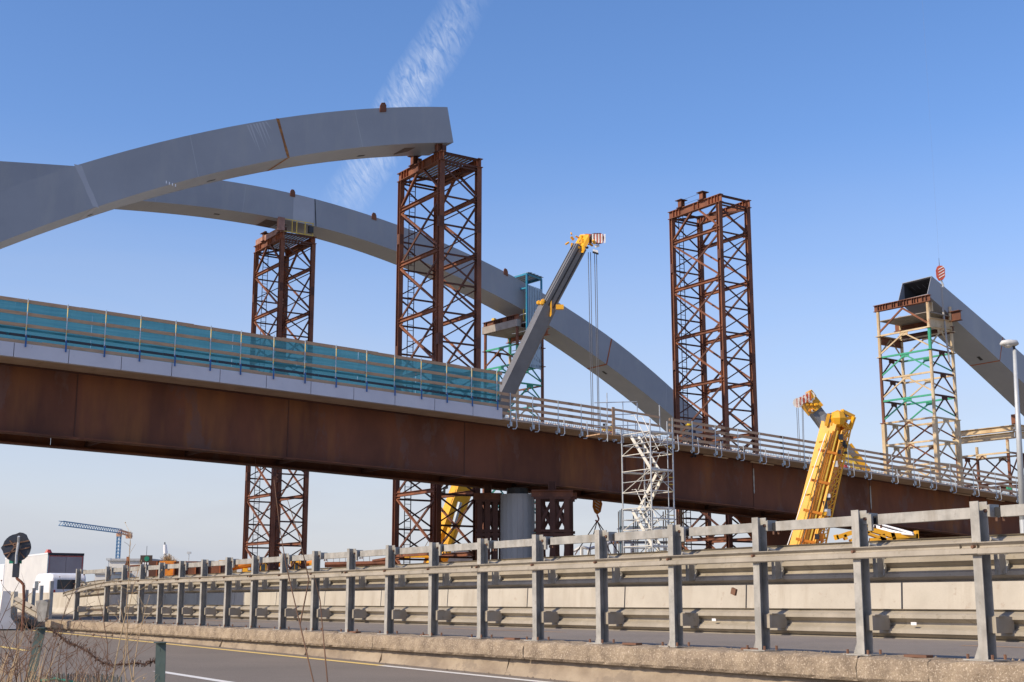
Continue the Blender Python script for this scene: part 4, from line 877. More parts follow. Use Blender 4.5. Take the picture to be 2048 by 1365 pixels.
# crane in front of the viaduct, right
c2_ = thing('mobile_crane', 'yellow mobile crane boom with folded lattice jib in front of the rusty girder', 'crane', v3(at(1585, 1203, 52), 0))
Y2 = 52.0
p = at(1592, 1130, Y2); q = at(1664, 850, Y2)
up2 = V((-0.5, -0.85, 0.1))
d, s2, uv2, o = boom_sec(p, q, 0.62, 0.80, up2, 'crane_yellow', c2_)
boom_sec(at(1612, 1130, Y2+.3), at(1684, 850, Y2+.3), 0.42, 0.60, up2, 'crane_orange', c2_)
m = MB(); m.tube(at(1622, 1100, Y2-.45), at(1684, 868, Y2-.45), 0.05, n=6); m.build('chord', 'crane_yellow', c2_)
m = MB(); m.box(at(1668, 838, Y2), 0.9, 0.7, 0.42, V((.95, 0, .12)).normalized()); m.build('boom_tip', 'boom_grey', c2_)
for x in (1652, 1664, 1672):
    m = MB(); m.bar(at(x, 852, Y2-.4), at(x+6, 828, Y2-.4), 0.05, 0.12); m.build('tip_plate', 'crane_yellow', c2_)
m = MB(); m.ball(at(1676, 838, Y2-.3), 0.35, 8); m.build('sheave_housing', 'crane_yellow', c2_)
# lattice jib: four chords and zigzag lacing
j0 = [at(1634, 1095, Y2-.3), at(1660, 1095, Y2+.4), at(1634, 1095, Y2+.9), at(1652, 1100, Y2-.6)]
ca0, ca1 = at(1628, 1095, Y2-.5), at(1684, 862, Y2-.5); cb0, cb1 = at(1650, 1095, Y2-.2), at(1706, 838, Y2-.2); cc0, cc1 = at(1640, 1095, Y2+.6), at(1698, 855, Y2+.6)
for a_, b_ in ((ca0, ca1), (cb0, cb1), (cc0, cc1)): m = MB(); m.tube(a_, b_, 0.035, n=6); m.build('jib_chord', 'crane_yellow', c2_)
n = 17
for i in range(n):
    f, g2 = i/n, (i+1)/n
    m = MB(); m.tube(ca0.lerp(ca1, f), cb0.lerp(cb1, g2), 0.02, n=5); m.tube(cb0.lerp(cb1, f), ca0.lerp(ca1, g2), 0.016, n=5); m.build('jib_lacing', 'crane_yellow', c2_)
    m = MB(); m.tube(cb0.lerp(cb1, f), cc0.lerp(cc1, g2), 0.018, n=5); m.tube(cc0.lerp(cc1, f), ca0.lerp(ca1, g2), 0.018, n=5); m.build('jib_lacing', 'crane_orange', c2_)
for a_, b_ in (((1685, 823), (1708, 834)), ((1685, 823), (1690, 848)), ((1708, 834), (1700, 858)), ((1690, 848), (1700, 858)), ((1684, 850), (1700, 858)), ((1686, 838), (1706, 836)), ((1682, 826), (1686, 822))):
    m = MB(); m.bar(at(*a_, Y2-.4), at(*b_, Y2-.2), 0.11, 0.13); m.build('jib_foot', 'crane_yellow', c2_)
m = MB(); m.tube(at(1652, 868, Y2-.6), at(1570, 1105, Y2-.6), 0.02, n=4); m.build('guy_rope', 'stripe_white', c2_)
for (x, y) in ((1646, 884), (1632, 934), (1618, 990)):
    m = MB(); m.bar(at(x-8, y+1, Y2-.5), at(x+4, y-1, Y2-.5), 0.07); m.build('cleat', 'crane_yellow', c2_)
rq = random.Random(4)
for i in range(22):
    f = rq.random(); p_ = ca0.lerp(ca1, f).lerp(cb0.lerp(cb1, f), rq.random()); m = MB(); m.box(p_, 0.16, 0.1, rq.uniform(.08, .3)); m.build('fitting', rq.choice(['stripe_white', 'crane_yellow', 'boom_dark', 'crane_orange']), c2_)
for i in range(7):
    m = MB(); p_ = at(1636-0.2*i+i*5.2, 1000-i*20, Y2)+uv2*0.42; m.box(p_, 0.03, 0.02, 0.13, V((1, 0, 0))); m.build('boom_lettering', 'boom_grey', c2_)
m = MB(); m.box(at(1604, 1150, Y2), 2.4, 2.2, 1.2); m.build('superstructure', 'crane_yellow', c2_)
for k, (xo, m_) in enumerate(((-14, 'yellow_paint'), (-2, 'crane_orange'), (10, 'yellow_paint'))):      # edge strips and hoses along the boom
    MB().bar(at(1600+xo, 1120, Y2-.5), at(1668+xo*.75, 862, Y2-.5), 0.035, 0.05).build('edge_strip', m_, c2_)
MB().path([at(1598, 1110, Y2-.56), at(1620, 1020, Y2-.58), at(1640, 940, Y2-.55), at(1662, 868, Y2-.56)], 0.014, 5).build('hose', 'boom_dark', c2_)
for (x, y) in ((1607, 1080), (1622, 1022), (1637, 962), (1652, 902)): MB().bar(at(x-15, y-2, Y2-.52), at(x+22, y+6, Y2-.52), 0.04, 0.10).build('band', 'crane_orange', c2_)
for i in range(16):
    f = i/16; c_ = at(1590+8, 1108, Y2-.47).lerp(at(1658, 868, Y2-.47), f); MB().box(c_, 0.02, 0.02, rq.uniform(.08, .22), V((1, 0, 0))).build('grease_mark', 'rusty_bolt', c2_)
# crane behind the deck at the right
c3 = thing('mobile_crane', 'small looking crane behind the deck, grey boom leaning left with striped head', 'crane', v3(at(1790, 1203, 112), 0))
Y3 = 108.0
p = at(1700, 918, Y3); q = at(1626, 818, Y3); up3 = V((-.6, -.8, .1))
d, s3, uv3, o = boom_sec(p, q, 0.95, 1.10, V((0, -1, 0.1)), 'boom_grey', c3)
boom_sec(at(1745, 965, Y3), at(1693, 893, Y3), 0.75, 0.8, V((0, -1, 0.1)), 'crane_yellow', c3)
m = MB(); m.bar(at(1632, 822, Y3)-uv3*0, at(1614, 800, Y3), 1.15, 1.3, up=V((0, -1, 0.1))); m.build('boom_head', 'crane_yellow', c3)
for i in range(5):
    m = MB(); m.tube(at(1596+i*6, 806-i*3.2, Y3-.8), at(1596+i*6, 806-i*3.2, Y3-.6), 0.42 if i in (0, 4) else 0.33, n=10); o2 = m.build('sheave', 'hook_red' if i % 2 else 'stripe_white', c3)
for i in range(9):
    m = MB(); m.box(at(1594+i*3.4, 806-i*1.8, Y3-.95), 0.07, 0.02, 0.7, (V((1, 0, .5))).normalized()); m.build('warning_stripe', 'stripe_white' if i % 2 else 'hook_red', c3)
m = MB(); m.tube(at(1617, 783, Y3-.6), at(1624, 796, Y3-.5), 0.3, 0.4, n=8); m.build('sheave_guard', 'crane_yellow', c3)
for x0, x1 in ((1593, 1598), (1596, 1601), (1604, 1607), (1606, 1609)):
    m = MB(); m.tube(at(x0, 812, Y3-.7), at(x1, 925, Y3-.7), 0.022, n=4); m.build('hoist_rope', 'cable', c3)
for i in range(12):
    m = MB(); p_ = at(rq.uniform(1614, 1634), rq.uniform(798, 822), Y3-.75); m.ball(p_, 0.14, 6); m.build('fitting', rq.choice(['crane_yellow', 'stripe_white', 'crane_orange']), c3)
m = MB(); m.bar(at(1683, 898, Y3-.5), at(1724, 955, Y3-.5), 0.35, 0.5); m.build('yellow_arm', 'yellow_paint', c3)
m = MB(); m.box(at(1694, 938, 95)-UP*0.2, 1.0, 0.6, 0.5); m.ball(at(1688, 936, 94.8), 0.32, 8); m = m.build('red_machine', 'red_paint'); tag(m, 'red machine standing on the deck behind the yellow lattice jib', 'machine')

# ------------------------------------------------------------------ hook blocks
hk = thing('hook_block', 'red and white striped hook block hanging over the open end of the right arch', 'hook', at(1881, 545, 97), None)
Yh = 97.0; c = at(1881, 547, Yh)
m = MB(); pts = [(-.30, .25), (-.18, .55), (.12, .55), (.30, .30), (.28, -.30), (.1, -.55), (-.12, -.55), (-.28, -.25)]
for k, off in ((0, -.16), (1, .10)):
    m = MB(); n = 8; m.add([c+V((x, off, z)) for x, z in pts]+[c+V((x, off+.06, z)) for x, z in pts], [(i, (i+1) % n, n+(i+1) % n, n+i) for i in range(n)]+[tuple(range(n)), tuple(range(n, 2*n))[::-1]]); m.build('cheek_plate', 'hook_red', hk)
for i in range(4):
    m = MB(); m.box(c+V((0.02, -.175, .38-.22*i)), 0.5, 0.012, 0.07, V((.85, 0, .5)).normalized()); m.build('warning_stripe', 'stripe_white', hk)
m = MB(); m.tube(c+V((0, -.1, .2)), c+V((0, .1, .2)), 0.25, n=10); m.build('sheave', 'boom_dark', hk)
m = MB(); m.path([c+V((0, 0, -.5)), c+V((.08, 0, -.75)), c+V((.16, 0, -.95)), c+V((.05, 0, -1.12)), c+V((-.1, 0, -1.0))], 0.07, 7); m.build('hook', 'pole_grey', hk)
m = MB(); m.tube(c+V((-.05, 0, .5)), c+V((-.05, 0, 1.2)), 0.03, 0.012, n=5); m.tube(c+V((-.05, 0, 1.2)), c+V((-.05, 0, 45)), 0.003, n=4); m.build('hoist_rope', 'cable', hk)
m = MB(); m.path([at(1883, 576, Yh), at(1886, 620, Yh), at(1893, 680, Yh-.3), at(1899, 725, Yh-.6)], 0.075, 6); o = m.build('lifting_sling', 'pier_concrete'); tag(o, 'long grey lifting sling below the red hook block', 'sling')
hk = thing('hook_block', 'orange and white striped hook block hanging below the viaduct, left of the stair scaffold', 'hook', at(1195, 1015, 75), None)
Yh = 75.0; c = at(1194, 1012, Yh); pts = [(-.22, .4), (.2, .4), (.30, .1), (.2, -.35), (0, -.5), (-.15, -.35), (-.25, -.05)]; n = 7
for off in (-.14, .10):
    m = MB(); m.add([c+V((x, off, z)) for x, z in pts]+[c+V((x, off+.06, z)) for x, z in pts], [(i, (i+1) % n, n+(i+1) % n, n+i) for i in range(n)]+[tuple(range(n)), tuple(range(n, 2*n))[::-1]]); m.build('cheek_plate', 'crane_orange', hk)
for i in range(4):
    m = MB(); m.box(c+V((0, -.155, .30-.17*i)), 0.40-.05*i, 0.012, 0.06, V((.8, 0, -.55)).normalized()); m.build('warning_stripe', 'stripe_white', hk)
m = MB(); m.tube(c+V((.1, 0, .35)), c+V((.1, 0, 3.2)), 0.02, n=5); m.tube(c+V((-.1, 0, .35)), c+V((-.1, 0, 3.2)), 0.02, n=5); m.build('hoist_rope', 'cable', hk)
m = MB(); m.path([c-UP*.5, c+V((.1, 0, -.75)), c+V((0, 0, -.9)), c+V((-.1, 0, -.8))], 0.05, 6); m.build('hook', 'hook_red', hk)
b = MB()
for (x, y) in ((1150, 1110), (1176, 1110), (1222, 1110), (1240, 1110)): b.tube(c-UP*.85, at(x, y, Yh), 0.03, n=5)
o = b.build('lifting_sling', 'rusty_bolt'); tag(o, 'four leg lifting chain below the orange striped hook block', 'sling')
# ------------------------------------------------------------------ stair scaffold
st = thing('stair_scaffold', 'grey steel stair tower scaffold standing against the rusty girder', 'scaffold', v3(at(1300, 1203, 57), -0.6))
NS = v3(at(1301, 900, 56.5), 0); aS, bS = 1.95, 1.25; CS = {'N': NS, 'L': NS+Wd*aS, 'R': NS+U*bS, 'F': NS+Wd*aS+U*bS}
ztop = at(1300, 838, 56.5).z; zland = at(1250, 866, 57).z
for k, c in CS.items(): MB().tube(v3(c, -0.6), v3(c, ztop+(0 if k == 'N' else -0.25)), 0.032, n=8).build('standard', 'scaffold_steel', st)
for i, c in enumerate((CS['L']+U*0.35, CS['L']+U*0.8)): MB().tube(v3(c, zland), v3(c, ztop+0.1), 0.022, n=6).build('standard', 'scaffold_steel', st)
lev = zland; i = 0
while lev > -0.5:
    for (A, B) in (('N', 'L'), ('R', 'F'), ('N', 'R'), ('L', 'F')):
        for dz in (0, 0.45, 0.92):
            if dz == 0.45 and (A, B) in (('N', 'R'), ('L', 'F')) and i % 2: continue
            MB().tube(v3(CS[A], lev+dz-0.9), v3(CS[B], lev+dz-0.9), 0.022, n=5).build('ledger', 'scaffold_white' if dz != .45 else 'scaffold_steel', st)
    MB().tube(v3(CS['L'], lev-0.9), v3(CS['N'], lev), 0.018, n=5).build('brace', 'scaffold_white', st)
    MB().tube(v3(CS['N'], lev), v3(CS['R'], lev-0.9), 0.018, n=5).build('brace', 'scaffold_steel', st)
    MB().tube(v3(CS['R'], lev), v3(CS['F'], lev-0.9), 0.018, n=5).build('brace', 'scaffold_steel', st)
    # flight with two stringers and treads; alternate directions
    A, B = (CS['L'], CS['N']) if i % 2 == 0 else (CS['N'], CS['L']); o1 = 0.18 if i % 2 == 0 else 0.72
    A = A+(B-A)*0.22; B = B-(B-A)*0.12
    fl = thing('x', 'x', 'x'); bpy.data.objects.remove(fl)
    s1 = None
    for o_ in (0, 0.42):
        x = MB(); x.bar(v3(A+U*(o1+o_), lev-0.05), v3(B+U*(o1+o_), lev-1.62), 0.03, 0.15); x = x.build('stringer', 'scaffold_white', st); s1 = s1 or x
        MB().path([v3(A+U*(o1+o_), lev+0.85), v3(A+U*(o1+o_)+(B-A)*0.2, lev+0.85), v3(B+U*(o1+o_), lev-0.75)], 0.017, 5).build('stair_rail', 'scaffold_white', st)
    for k in range(7):
        f = (k+0.5)/7; x = MB(); x.box(v3(A+(B-A)*f+U*(o1+0.21), lev-0.05-1.57*f), 0.17, 0.42, 0.03, Wd); x.build('tread', 'scaffold_white', s1)
    for cc in (0.09, 0.91):
        x = MB(); x.box(v3(CS['L']+(CS['N']-CS['L'])*cc+U*bS/2, lev-0.02), 0.42, bS*0.9, 0.04, Wd); x.build('landing', 'scaffold_white', st)
    x = MB()
    for k in range(3): x.bar(v3(CS['R']-U*0.3, lev-0.3-0.3*k), v3(CS['R'], lev-0.3-0.3*k), 0.035)
    x.build('ladder_rung', 'yellow_paint', st)
    lev -= 1.62; i += 1
MB().tube(v3(CS['R']-U*0.3, -0.6), v3(CS['R']-U*0.3, zland+0.5), 0.02, n=5).build('ladder_rail', 'scaffold_steel', st)
# gangway platform joining the scaffold and the deck, timber posts and tubes
gw = thing('gangway', 'timber gangway with tube rails at the top of the stair scaffold', 'gangway', v3(CS['L'], zland))
c0 = CS['L']-U*1.2; c1_ = CS['L']+U*2.2
for k in range(4): MB().box(v3(c0+(c1_-c0)*0.5+Wd*(0.2+0.25*k), zland+0.02), 3.3, 0.23, 0.05, U).build('board', 'timber', gw)
for f in (0.12, 0.38, 0.62, 1.0): MB().tube(v3(c0+(c1_-c0)*f, zland-.3), v3(c0+(c1_-c0)*f, zland+1.55+0.3*(f == .12)), 0.022, n=6).build('tube_post', 'scaffold_steel', gw)
MB().box(v3(c0+(c1_-c0)*0.22, zland+0.62), 0.13, 0.05, 1.25, U).build('timber_post', 'timber', gw)
for h in (0.35, 0.75, 1.15): MB().bar(v3(c0+(c1_-c0)*.22, zland+h), v3(c1_, zland+h-.15), 0.03, 0.10).build('rail_board', 'timber', gw)
for h in (0.3, 0.8, 1.35): MB().tube(v3(c0-U*.3, zland+h), v3(c1_-U*1.3, zland+h+0.25), 0.02, n=5).build('rail_tube', 'scaffold_steel', gw)
# second, distant coloured scaffold seen under the viaduct
s2_ = thing('support_scaffold', 'coloured tube scaffold on the ground beyond the viaduct, behind the stair scaffold', 'scaffold', v3(at(1300, 1203, 78), -0.6))
ra = random.Random(8); cx = at(1305, 1203, 78)
for i in range(5):
    for j in range(3):
        c = v3(cx, 0)+V((-1.7+0.9*i, j*1.2, 0)); MB().tube(v3(c, -.6), v3(c, at(1300, 1018, 78).z), 0.035, n=5).build('standard', ra.choice(['rust', 'scaffold_steel', 'teal_paint', 'cream_paint']), s2_)
for lv in range(7):
    z = 0.3+lv*0.85
    for j in range(3):
        MB().tube(v3(cx, z)+V((-1.8, j*1.2, 0)), v3(cx, z)+V((2.0, j*1.2, 0)), 0.03, n=5).build('ledger', ra.choice(['scaffold_steel', 'teal_paint', 'scaffold_white']), s2_)
        k = ra.randrange(4); MB().tube(v3(cx, z)+V((-1.7+.9*k, j*1.2, 0)), v3(cx, z+.85)+V((-.8+.9*k, j*1.2, 0)), 0.025, n=5).build('brace', ra.choice(['teal_paint', 'rust', 'cream_paint']), s2_)
MB().tube(at(1290, 1020, 77), at(1290, 1040, 77), 0.1, n=6).build('green_tube', 'green_paint', s2_)
# white pipes
pp = thing('white_pipe_frame', 'low white pipe frame on the ground under the viaduct, left of the stair scaffold', 'pipe frame', v3(at(1190, 1203, 80), -0.6))
MB().path([at(1140, 1102, 80), at(1150, 1102, 80), at(1163, 1094, 80), at(1178, 1098, 80), at(1200, 1092, 80), at(1228, 1084, 80), at(1262, 1082, 80)], 0.09, 7).build('pipe', 'white_paint', pp)
for x, y in ((1163, 1094), (1178, 1098), (1214, 1088), (1230, 1084), (1246, 1083), (1264, 1082)): MB().tube(v3(at(x, y, 80), -.6), at(x, y, 80), 0.11, n=7).build('pipe_leg', 'white_paint', pp)
# ------------------------------------------------------------------ pier and temporary steel props
pc = v3(at(1035, 1100, 61.5), 0); zp = at(1035, 990, 61.5).z
pt = thing('pier', 'round grey concrete pier with board marks under the viaduct', 'pier', v3(pc, -0.6))
n = 20; rad = 0.80
for i in range(n):
    a0_, a1_ = 2*math.pi*i/n, 2*math.pi*(i+0.97)/n; P_ = lambda a_, r, z: pc+V((math.cos(a_)*r, math.sin(a_)*r, z))
    m = MB(); m.add([P_(a0_, rad, -.6), P_(a1_, rad, -.6), P_(a1_, rad, zp), P_(a0_, rad, zp), P_(a0_, rad-.1, -.6), P_(a1_, rad-.1, -.6), P_(a1_, rad-.1, zp), P_(a0_, rad-.1, zp)], [(0, 1, 2, 3), (3, 2, 6, 7), (0, 3, 7, 4), (1, 5, 6, 2), (4, 7, 6, 5)]); m.build('facet', 'pier_concrete', pt)
MB().tube(v3(pc, -.6), v3(pc, zp-.01), rad-0.02, n=20).build('core', 'pier_concrete', pt)
MB().tube(v3(pc, zp), v3(pc, zp+0.3), 0.5, n=14).build('bearing', 'boom_dark', pt)
def prop(label, px0, px1, Y, ptop, dY):
    root = thing('steel_prop', label, 'prop', v3(at((px0+px1)/2, 1203, Y), -0.6), 'brown steel props beside the pier')
    xs = [at(px0, 1000, Y), at(px1, 1000, Y), at((px0+px1)/2, 1000, Y)]
    A = v3(xs[0], 0)+V((.16, 0, 0)); B = v3(xs[1], 0)-V((.16, 0, 0)); z1 = at(1000, ptop, Y).z; zm = at(1000, 1062, Y).z
    cs = [A, (A+B)/2, B]; D = V((0.25, dY, 0))
    for k in (0, 1):
        for c in cs: MB().bar(v3(c, -.6)+D*k, v3(c, z1)+D*k, 0.24, 0.24, up=V((1, 0, 0))).build('column', 'rust_dark', root)
        for z in (z1, zm, zm-.18): MB().bar(v3(A, z)+D*k-V((.2, 0, 0)), v3(B, z)+D*k+V((.2, 0, 0)), 0.28, 0.12).build('cross_beam', 'rust_dark', root)
        for i in (0, 1):
            MB().bar(v3(cs[i], zm+.1)+D*k, v3(cs[i+1], z1-.1)+D*k, 0.08, 0.14).build('brace', 'rust_dark', root); MB().bar(v3(cs[i+1], zm+.1)+D*k, v3(cs[i], z1-.1)+D*k+V((0, .1, 0)), 0.08, 0.14).build('brace', 'rust_dark', root)
            MB().bar(v3(cs[i], zm-.3)+D*k, v3((cs[i]+cs[i+1])/2, 0)+D*k, 0.1, 0.14).build('brace', 'rust', root); MB().bar(v3(cs[i+1], zm-.3)+D*k, v3((cs[i]+cs[i+1])/2, 0)+D*k+V((0, .1, 0)), 0.1, 0.14).build('brace', 'rust', root)
    for k in (0, 1): MB().ibeam(v3(A, z1+.2)+D*k-V((.3, 0, 0)), v3(B, z1+.2)+D*k+V((.3, 0, 0)), 0.3, 0.3, 0.04).build('head_beam', 'rust', root)
    MB().ibeam(v3((A+B)/2, z1+.35), v3((A+B)/2, z1+.75), 0.35, 0.35, .04, up=V((1, 0, 0))).build('jack', 'rust_dark', root)
prop('brown braced steel prop to the left of the concrete pier', 953, 998, 61.5, 1002, 1.8)
prop('brown braced steel prop to the right of the concrete pier', 1069, 1140, 60.5, 996, 1.6)
# inclined steel leg under the right part
m = MB(); Yl = 74.5
m.hexa([at(1455, 1010, Yl), at(1552, 1025, Yl), at(1552, 1025, Yl+1.6), at(1455, 1010, Yl+1.6)], [at(1560, 1150, Yl), at(1668, 1160, Yl), at(1668, 1160, Yl+1.6), at(1560, 1150, Yl+1.6)]); il = m.build('inclined_leg', 'weathering_steel'); tag(il, 'wide rust brown inclined box leg under the viaduct beside the yellow boom', 'bridge leg')
m = MB(); m.hexa([at(1452, 1010, Yl-.06), at(1457, 1010, Yl-.06), at(1457, 1010, Yl-.01), at(1452, 1010, Yl-.01)], [at(1557, 1150, Yl-.06), at(1562, 1150, Yl-.06), at(1562, 1150, Yl-.01), at(1557, 1150, Yl-.01)]); m.build('edge_flange', 'rust_orange', il)

# yellow folding beam with white panels, lower right
yb = thing('yellow_frame', 'yellow steel frame with white ribbed panels on top behind the guardrail, right', 'frame', at(1750, 1075, 50))
Y5 = 50.0
for a_, b_, w_ in (((1672, 1076), (1702, 1066), .16), ((1702, 1066), (1740, 1058), .16), ((1728, 1056), (1786, 1072), .18), ((1726, 1064), (1770, 1080), .10), ((1786, 1072), (1834, 1074), .2), ((1700, 1082), (1742, 1062), .08), ((1740, 1080), (1834, 1080), .12), ((1762, 1070), (1768, 1086), .2), ((1783, 1066), (1787, 1080), .14), ((1832, 1062), (1833, 1078), .10), ((1671, 1070), (1674, 1080), .10), ((1688, 1070), (1692, 1080), .10)):
    MB().bar(at(*a_, Y5), at(*b_, Y5), 0.3, w_).build('frame_member', 'crane_yellow', yb)
for i in range(6):
    f = i/6; MB().bar(at(1738+14*f*2.0, 1046+f*22, Y5+1.2-f*1.2), at(1782+i*9, 1062+i*1.6, Y5+.6-f), 0.16, 0.05).build('ribbed_panel', 'white_paint', yb)
for i in range(3): MB().bar(at(1745+i*6, 1044+i*2.5, Y5+1), at(1826, 1066+i, Y5-.2), 0.12, 0.04).build('ribbed_panel', 'white_paint', yb)

# ------------------------------------------------------------------ street lamp, right edge
lt = thing('street_lamp', 'tall grey street lamp with a flat white head at the right edge', 'street lamp', v3(at(2046, 1203, 40), -0.6))
YL = 40.0; top_ = at(2029, 700, YL); bot_ = v3(top_, -0.6); 
MB().tube(at(2046, 1040, YL), top_, 0.105, 0.055, n=12).build('pole', 'pole_grey', lt, smooth=True)
MB().tube(v3(at(2046, 1040, YL), -0.6), at(2046, 1040, YL), 0.12, 0.105, n=12).build('pole_base', 'pole_grey', lt)
MB().tube(top_, at(2027, 690, YL), 0.04, n=8).build('arm', 'boom_dark', lt)
c = at(2020, 688, YL); m = MB()
rows = [(-.30, .00, .04), (-.25, .02, .11), (-.05, .02, .15), (.18, .02, .13), (.25, 0, .05)]
vs = []; n = 10
for x, z, r_ in rows:
    for k in range(n): a_ = math.pi*2*k/n; vs.append(c+V((x, math.cos(a_)*r_*1.3, z+math.sin(a_)*r_*0.75)))
m.add(vs, [(i*n+k, i*n+(k+1) % n, (i+1)*n+(k+1) % n, (i+1)*n+k) for i in range(4) for k in range(n)]+[tuple(range(n)), tuple(range(4*n, 5*n))[::-1]]); m.build('lamp_head', 'lamp_white', lt, smooth=True)
m = MB(); m.ball(c+V((-.06, 0, -.05)), 0.14, 10, .6); m.build('lamp_glass', 'lamp_glass', lt)

# ------------------------------------------------------------------ vehicles
def motor(px, Y): q = at(px, 1203, Y); return v3(q, 0.50)
lr = thing('lorry', 'grey box semi trailer driving away on the motorway at the left', 'lorry', motor(90, 96))
c = motor(90, 96); X_ = NF; Yv = UM
def bx(parent, name, m_, x0, x1, y0, y1, z0, z1, base=c, bev=0):
    m = MB(); m.box(base+X_*((x0+x1)/2)+Yv*((y0+y1)/2)+UP*((z0+z1)/2), x1-x0, y1-y0, z1-z0, X_, Yv); return m.build(name, m_, parent, bevel=bev)
bx(lr, 'cargo_box', 'trailer_side', 0, 2.55, 0.05, 13.6, 1.1, 4.02)
for k in range(2): bx(lr, 'rear_door', 'trailer_door', 0.1+1.2*k, 1.27+1.2*k, -0.02, 0.05, 1.15, 3.85)
bx(lr, 'door_frame', 'sign_back', 0, 2.55, -0.03, 0.05, 3.88, 4.05); bx(lr, 'red_stripe', 'light_red', 0.1, 2.45, -0.035, -0.02, 3.80, 3.85); bx(lr, 'red_stripe', 'light_red', 2.42, 2.47, -0.035, -0.02, 1.3, 3.8); bx(lr, 'red_stripe', 'light_red', 0.08, 0.12, -0.035, -0.02, 1.3, 3.8)
bx(lr, 'door_frame', 'zinc', -0.01, 0.08, -0.05, 0.05, 1.1, 3.88); bx(lr, 'roof_rail', 'white_paint', -0.02, 0.06, 0.05, 13.6, 3.95, 4.06)
bx(lr, 'chassis', 'black', 0.4, 2.15, 0.3, 13, 0.8, 1.1); bx(lr, 'bumper', 'black', 0.1, 2.45, 0.0, 0.1, 0.45, 0.6)
MB().tube(c+Yv*1.2+UP*4.05+X_*0.3, c+Yv*1.2+UP*4.32+X_*0.3, 0.3, 0.15, n=8).build('beacon', 'light_red', lr)
for y in (1.6, 2.9, 4.2, 11.8):
    for x in (0.02, 2.2):
        MB().tube(c+X_*x+Yv*y+UP*0.5, c+X_*(x+0.33)+Yv*y+UP*0.5, 0.5, n=16).build('wheel', 'black', lr)
bx(lr, 'cab', 'white_paint', 0.05, 2.5, 14.2, 16.2, 0.8, 3.6, bev=.1)
vn = thing('van', 'white van driving away on the motorway in front of the lorry', 'van', motor(102, 80)); c = motor(102, 80)
prof = [(0, .35), (0, 1.2), (.06, 2.0), (.25, 2.22), (.9, 2.30), (3.6, 2.30), (4.1, 2.2), (4.9, 1.45), (5.6, 1.15), (5.7, .5), (5.6, .35)]; n = len(prof); m = MB()
rows = [(0.06, .94), (0, .0), (2.0, .0), (1.94, .94)]
vs = []
for x, ins in ((0.10, .05), (0.0, 0), (2.0, 0), (1.9, .05)):
    vs += [c+X_*x+Yv*(2.85+(y-2.85)*(1-ins*.3))+UP*(1.3+(z-1.3)*(1-ins)+(.0)) for y, z in prof] if False else [c+X_*(x)+Yv*y+UP*(z if ins == 0 or z < 2 else z) for y, z in prof]
m.add(vs, [(r_*n+i, r_*n+(i+1) % n, (r_+1)*n+(i+1) % n, (r_+1)*n+i) for r_ in (1,) for i in range(n)]+[tuple(range(n, 2*n)), tuple(range(2*n, 3*n))[::-1]]); m.build('body', 'white_paint', vn, bevel=.12)
bx(vn, 'rear_window', 'window_glass', 0.3, 1.7, -0.01, 0.03, 1.35, 1.9, base=c); bx(vn, 'side_window', 'window_glass', -0.012, 0.02, 3.3, 4.2, 1.3, 1.85, base=c); bx(vn, 'tail_light', 'light_red', 0.05, 0.2, -.02, .03, .9, 1.3, base=c); bx(vn, 'tail_light', 'light_red', 1.8, 1.95, -.02, .03, .9, 1.3, base=c)
for y in (1.0, 4.6):
    for x in (-0.01, 1.78): MB().tube(c+X_*x+Yv*y+UP*0.35, c+X_*(x+0.23)+Yv*y+UP*0.35, 0.34, n=16).build('wheel', 'black', vn)

# ------------------------------------------------------------------ round covered sign, left
sg = thing('covered_sign', 'round dark sign back tied up with brown straps on a bent pole, far left', 'road sign', at(36, 1170, 38))
c = at(34, 1096, 38.0); r_ = 0.39
fd = V((0.1, -1, 0)).normalized(); sx = V((1, .1, 0)).normalized()
m = MB(); n = 26; vs = []
for y in (0, .04):
    for k in range(n):
        a_ = 2*math.pi*k/n; rr = r_*(1+(rq.uniform(.02, .16) if (k in (4, 5, 6) or k == 13) else rq.uniform(-.01, .01))); vs.append(c+sx*math.cos(a_)*rr+UP*math.sin(a_)*rr+fd*y)
m.add(vs, [(k, (k+1) % n, n+(k+1) % n, n+k) for k in range(n)]+[tuple(range(n)), tuple(range(n, 2*n))[::-1]]); m.build('disc', 'sign_back', sg)
for (x0, z0, x1, z1) in ((-.36, .06, .34, .20), (-.34, -.18, .37, .02), (-.2, .2, .24, -.28), (.05, .18, -.24, -.28)): MB().bar(c+sx*x0+UP*z0+fd*.06, c+sx*x1+UP*z1+fd*.06, 0.012, 0.035).build('strap', 'twig', sg)
MB().path([at(40, 1063, 37.9)+fd*.1-UP*.15, at(37, 1085, 37.9), at(33, 1110, 37.9), at(32, 1128, 37.9)], 0.035, 7).build('pole', 'pole_grey', sg)
MB().box(at(32, 1140, 38), 0.17, 0.09, 0.42, sx).build('pole_wrap', 'sign_back', sg); MB().box(at(31, 1124, 38.1), 0.34, 0.05, 0.10, sx).build('green_bag', 'bag_green', sg)
MB().path([at(33, 1150, 38), at(34, 1158, 38), at(42, 1164, 38), at(47, 1170, 38), at(48, 1205, 38), v3(at(48, 1205, 38), .3)], 0.04, 7).build('bent_pole', 'rust', sg)
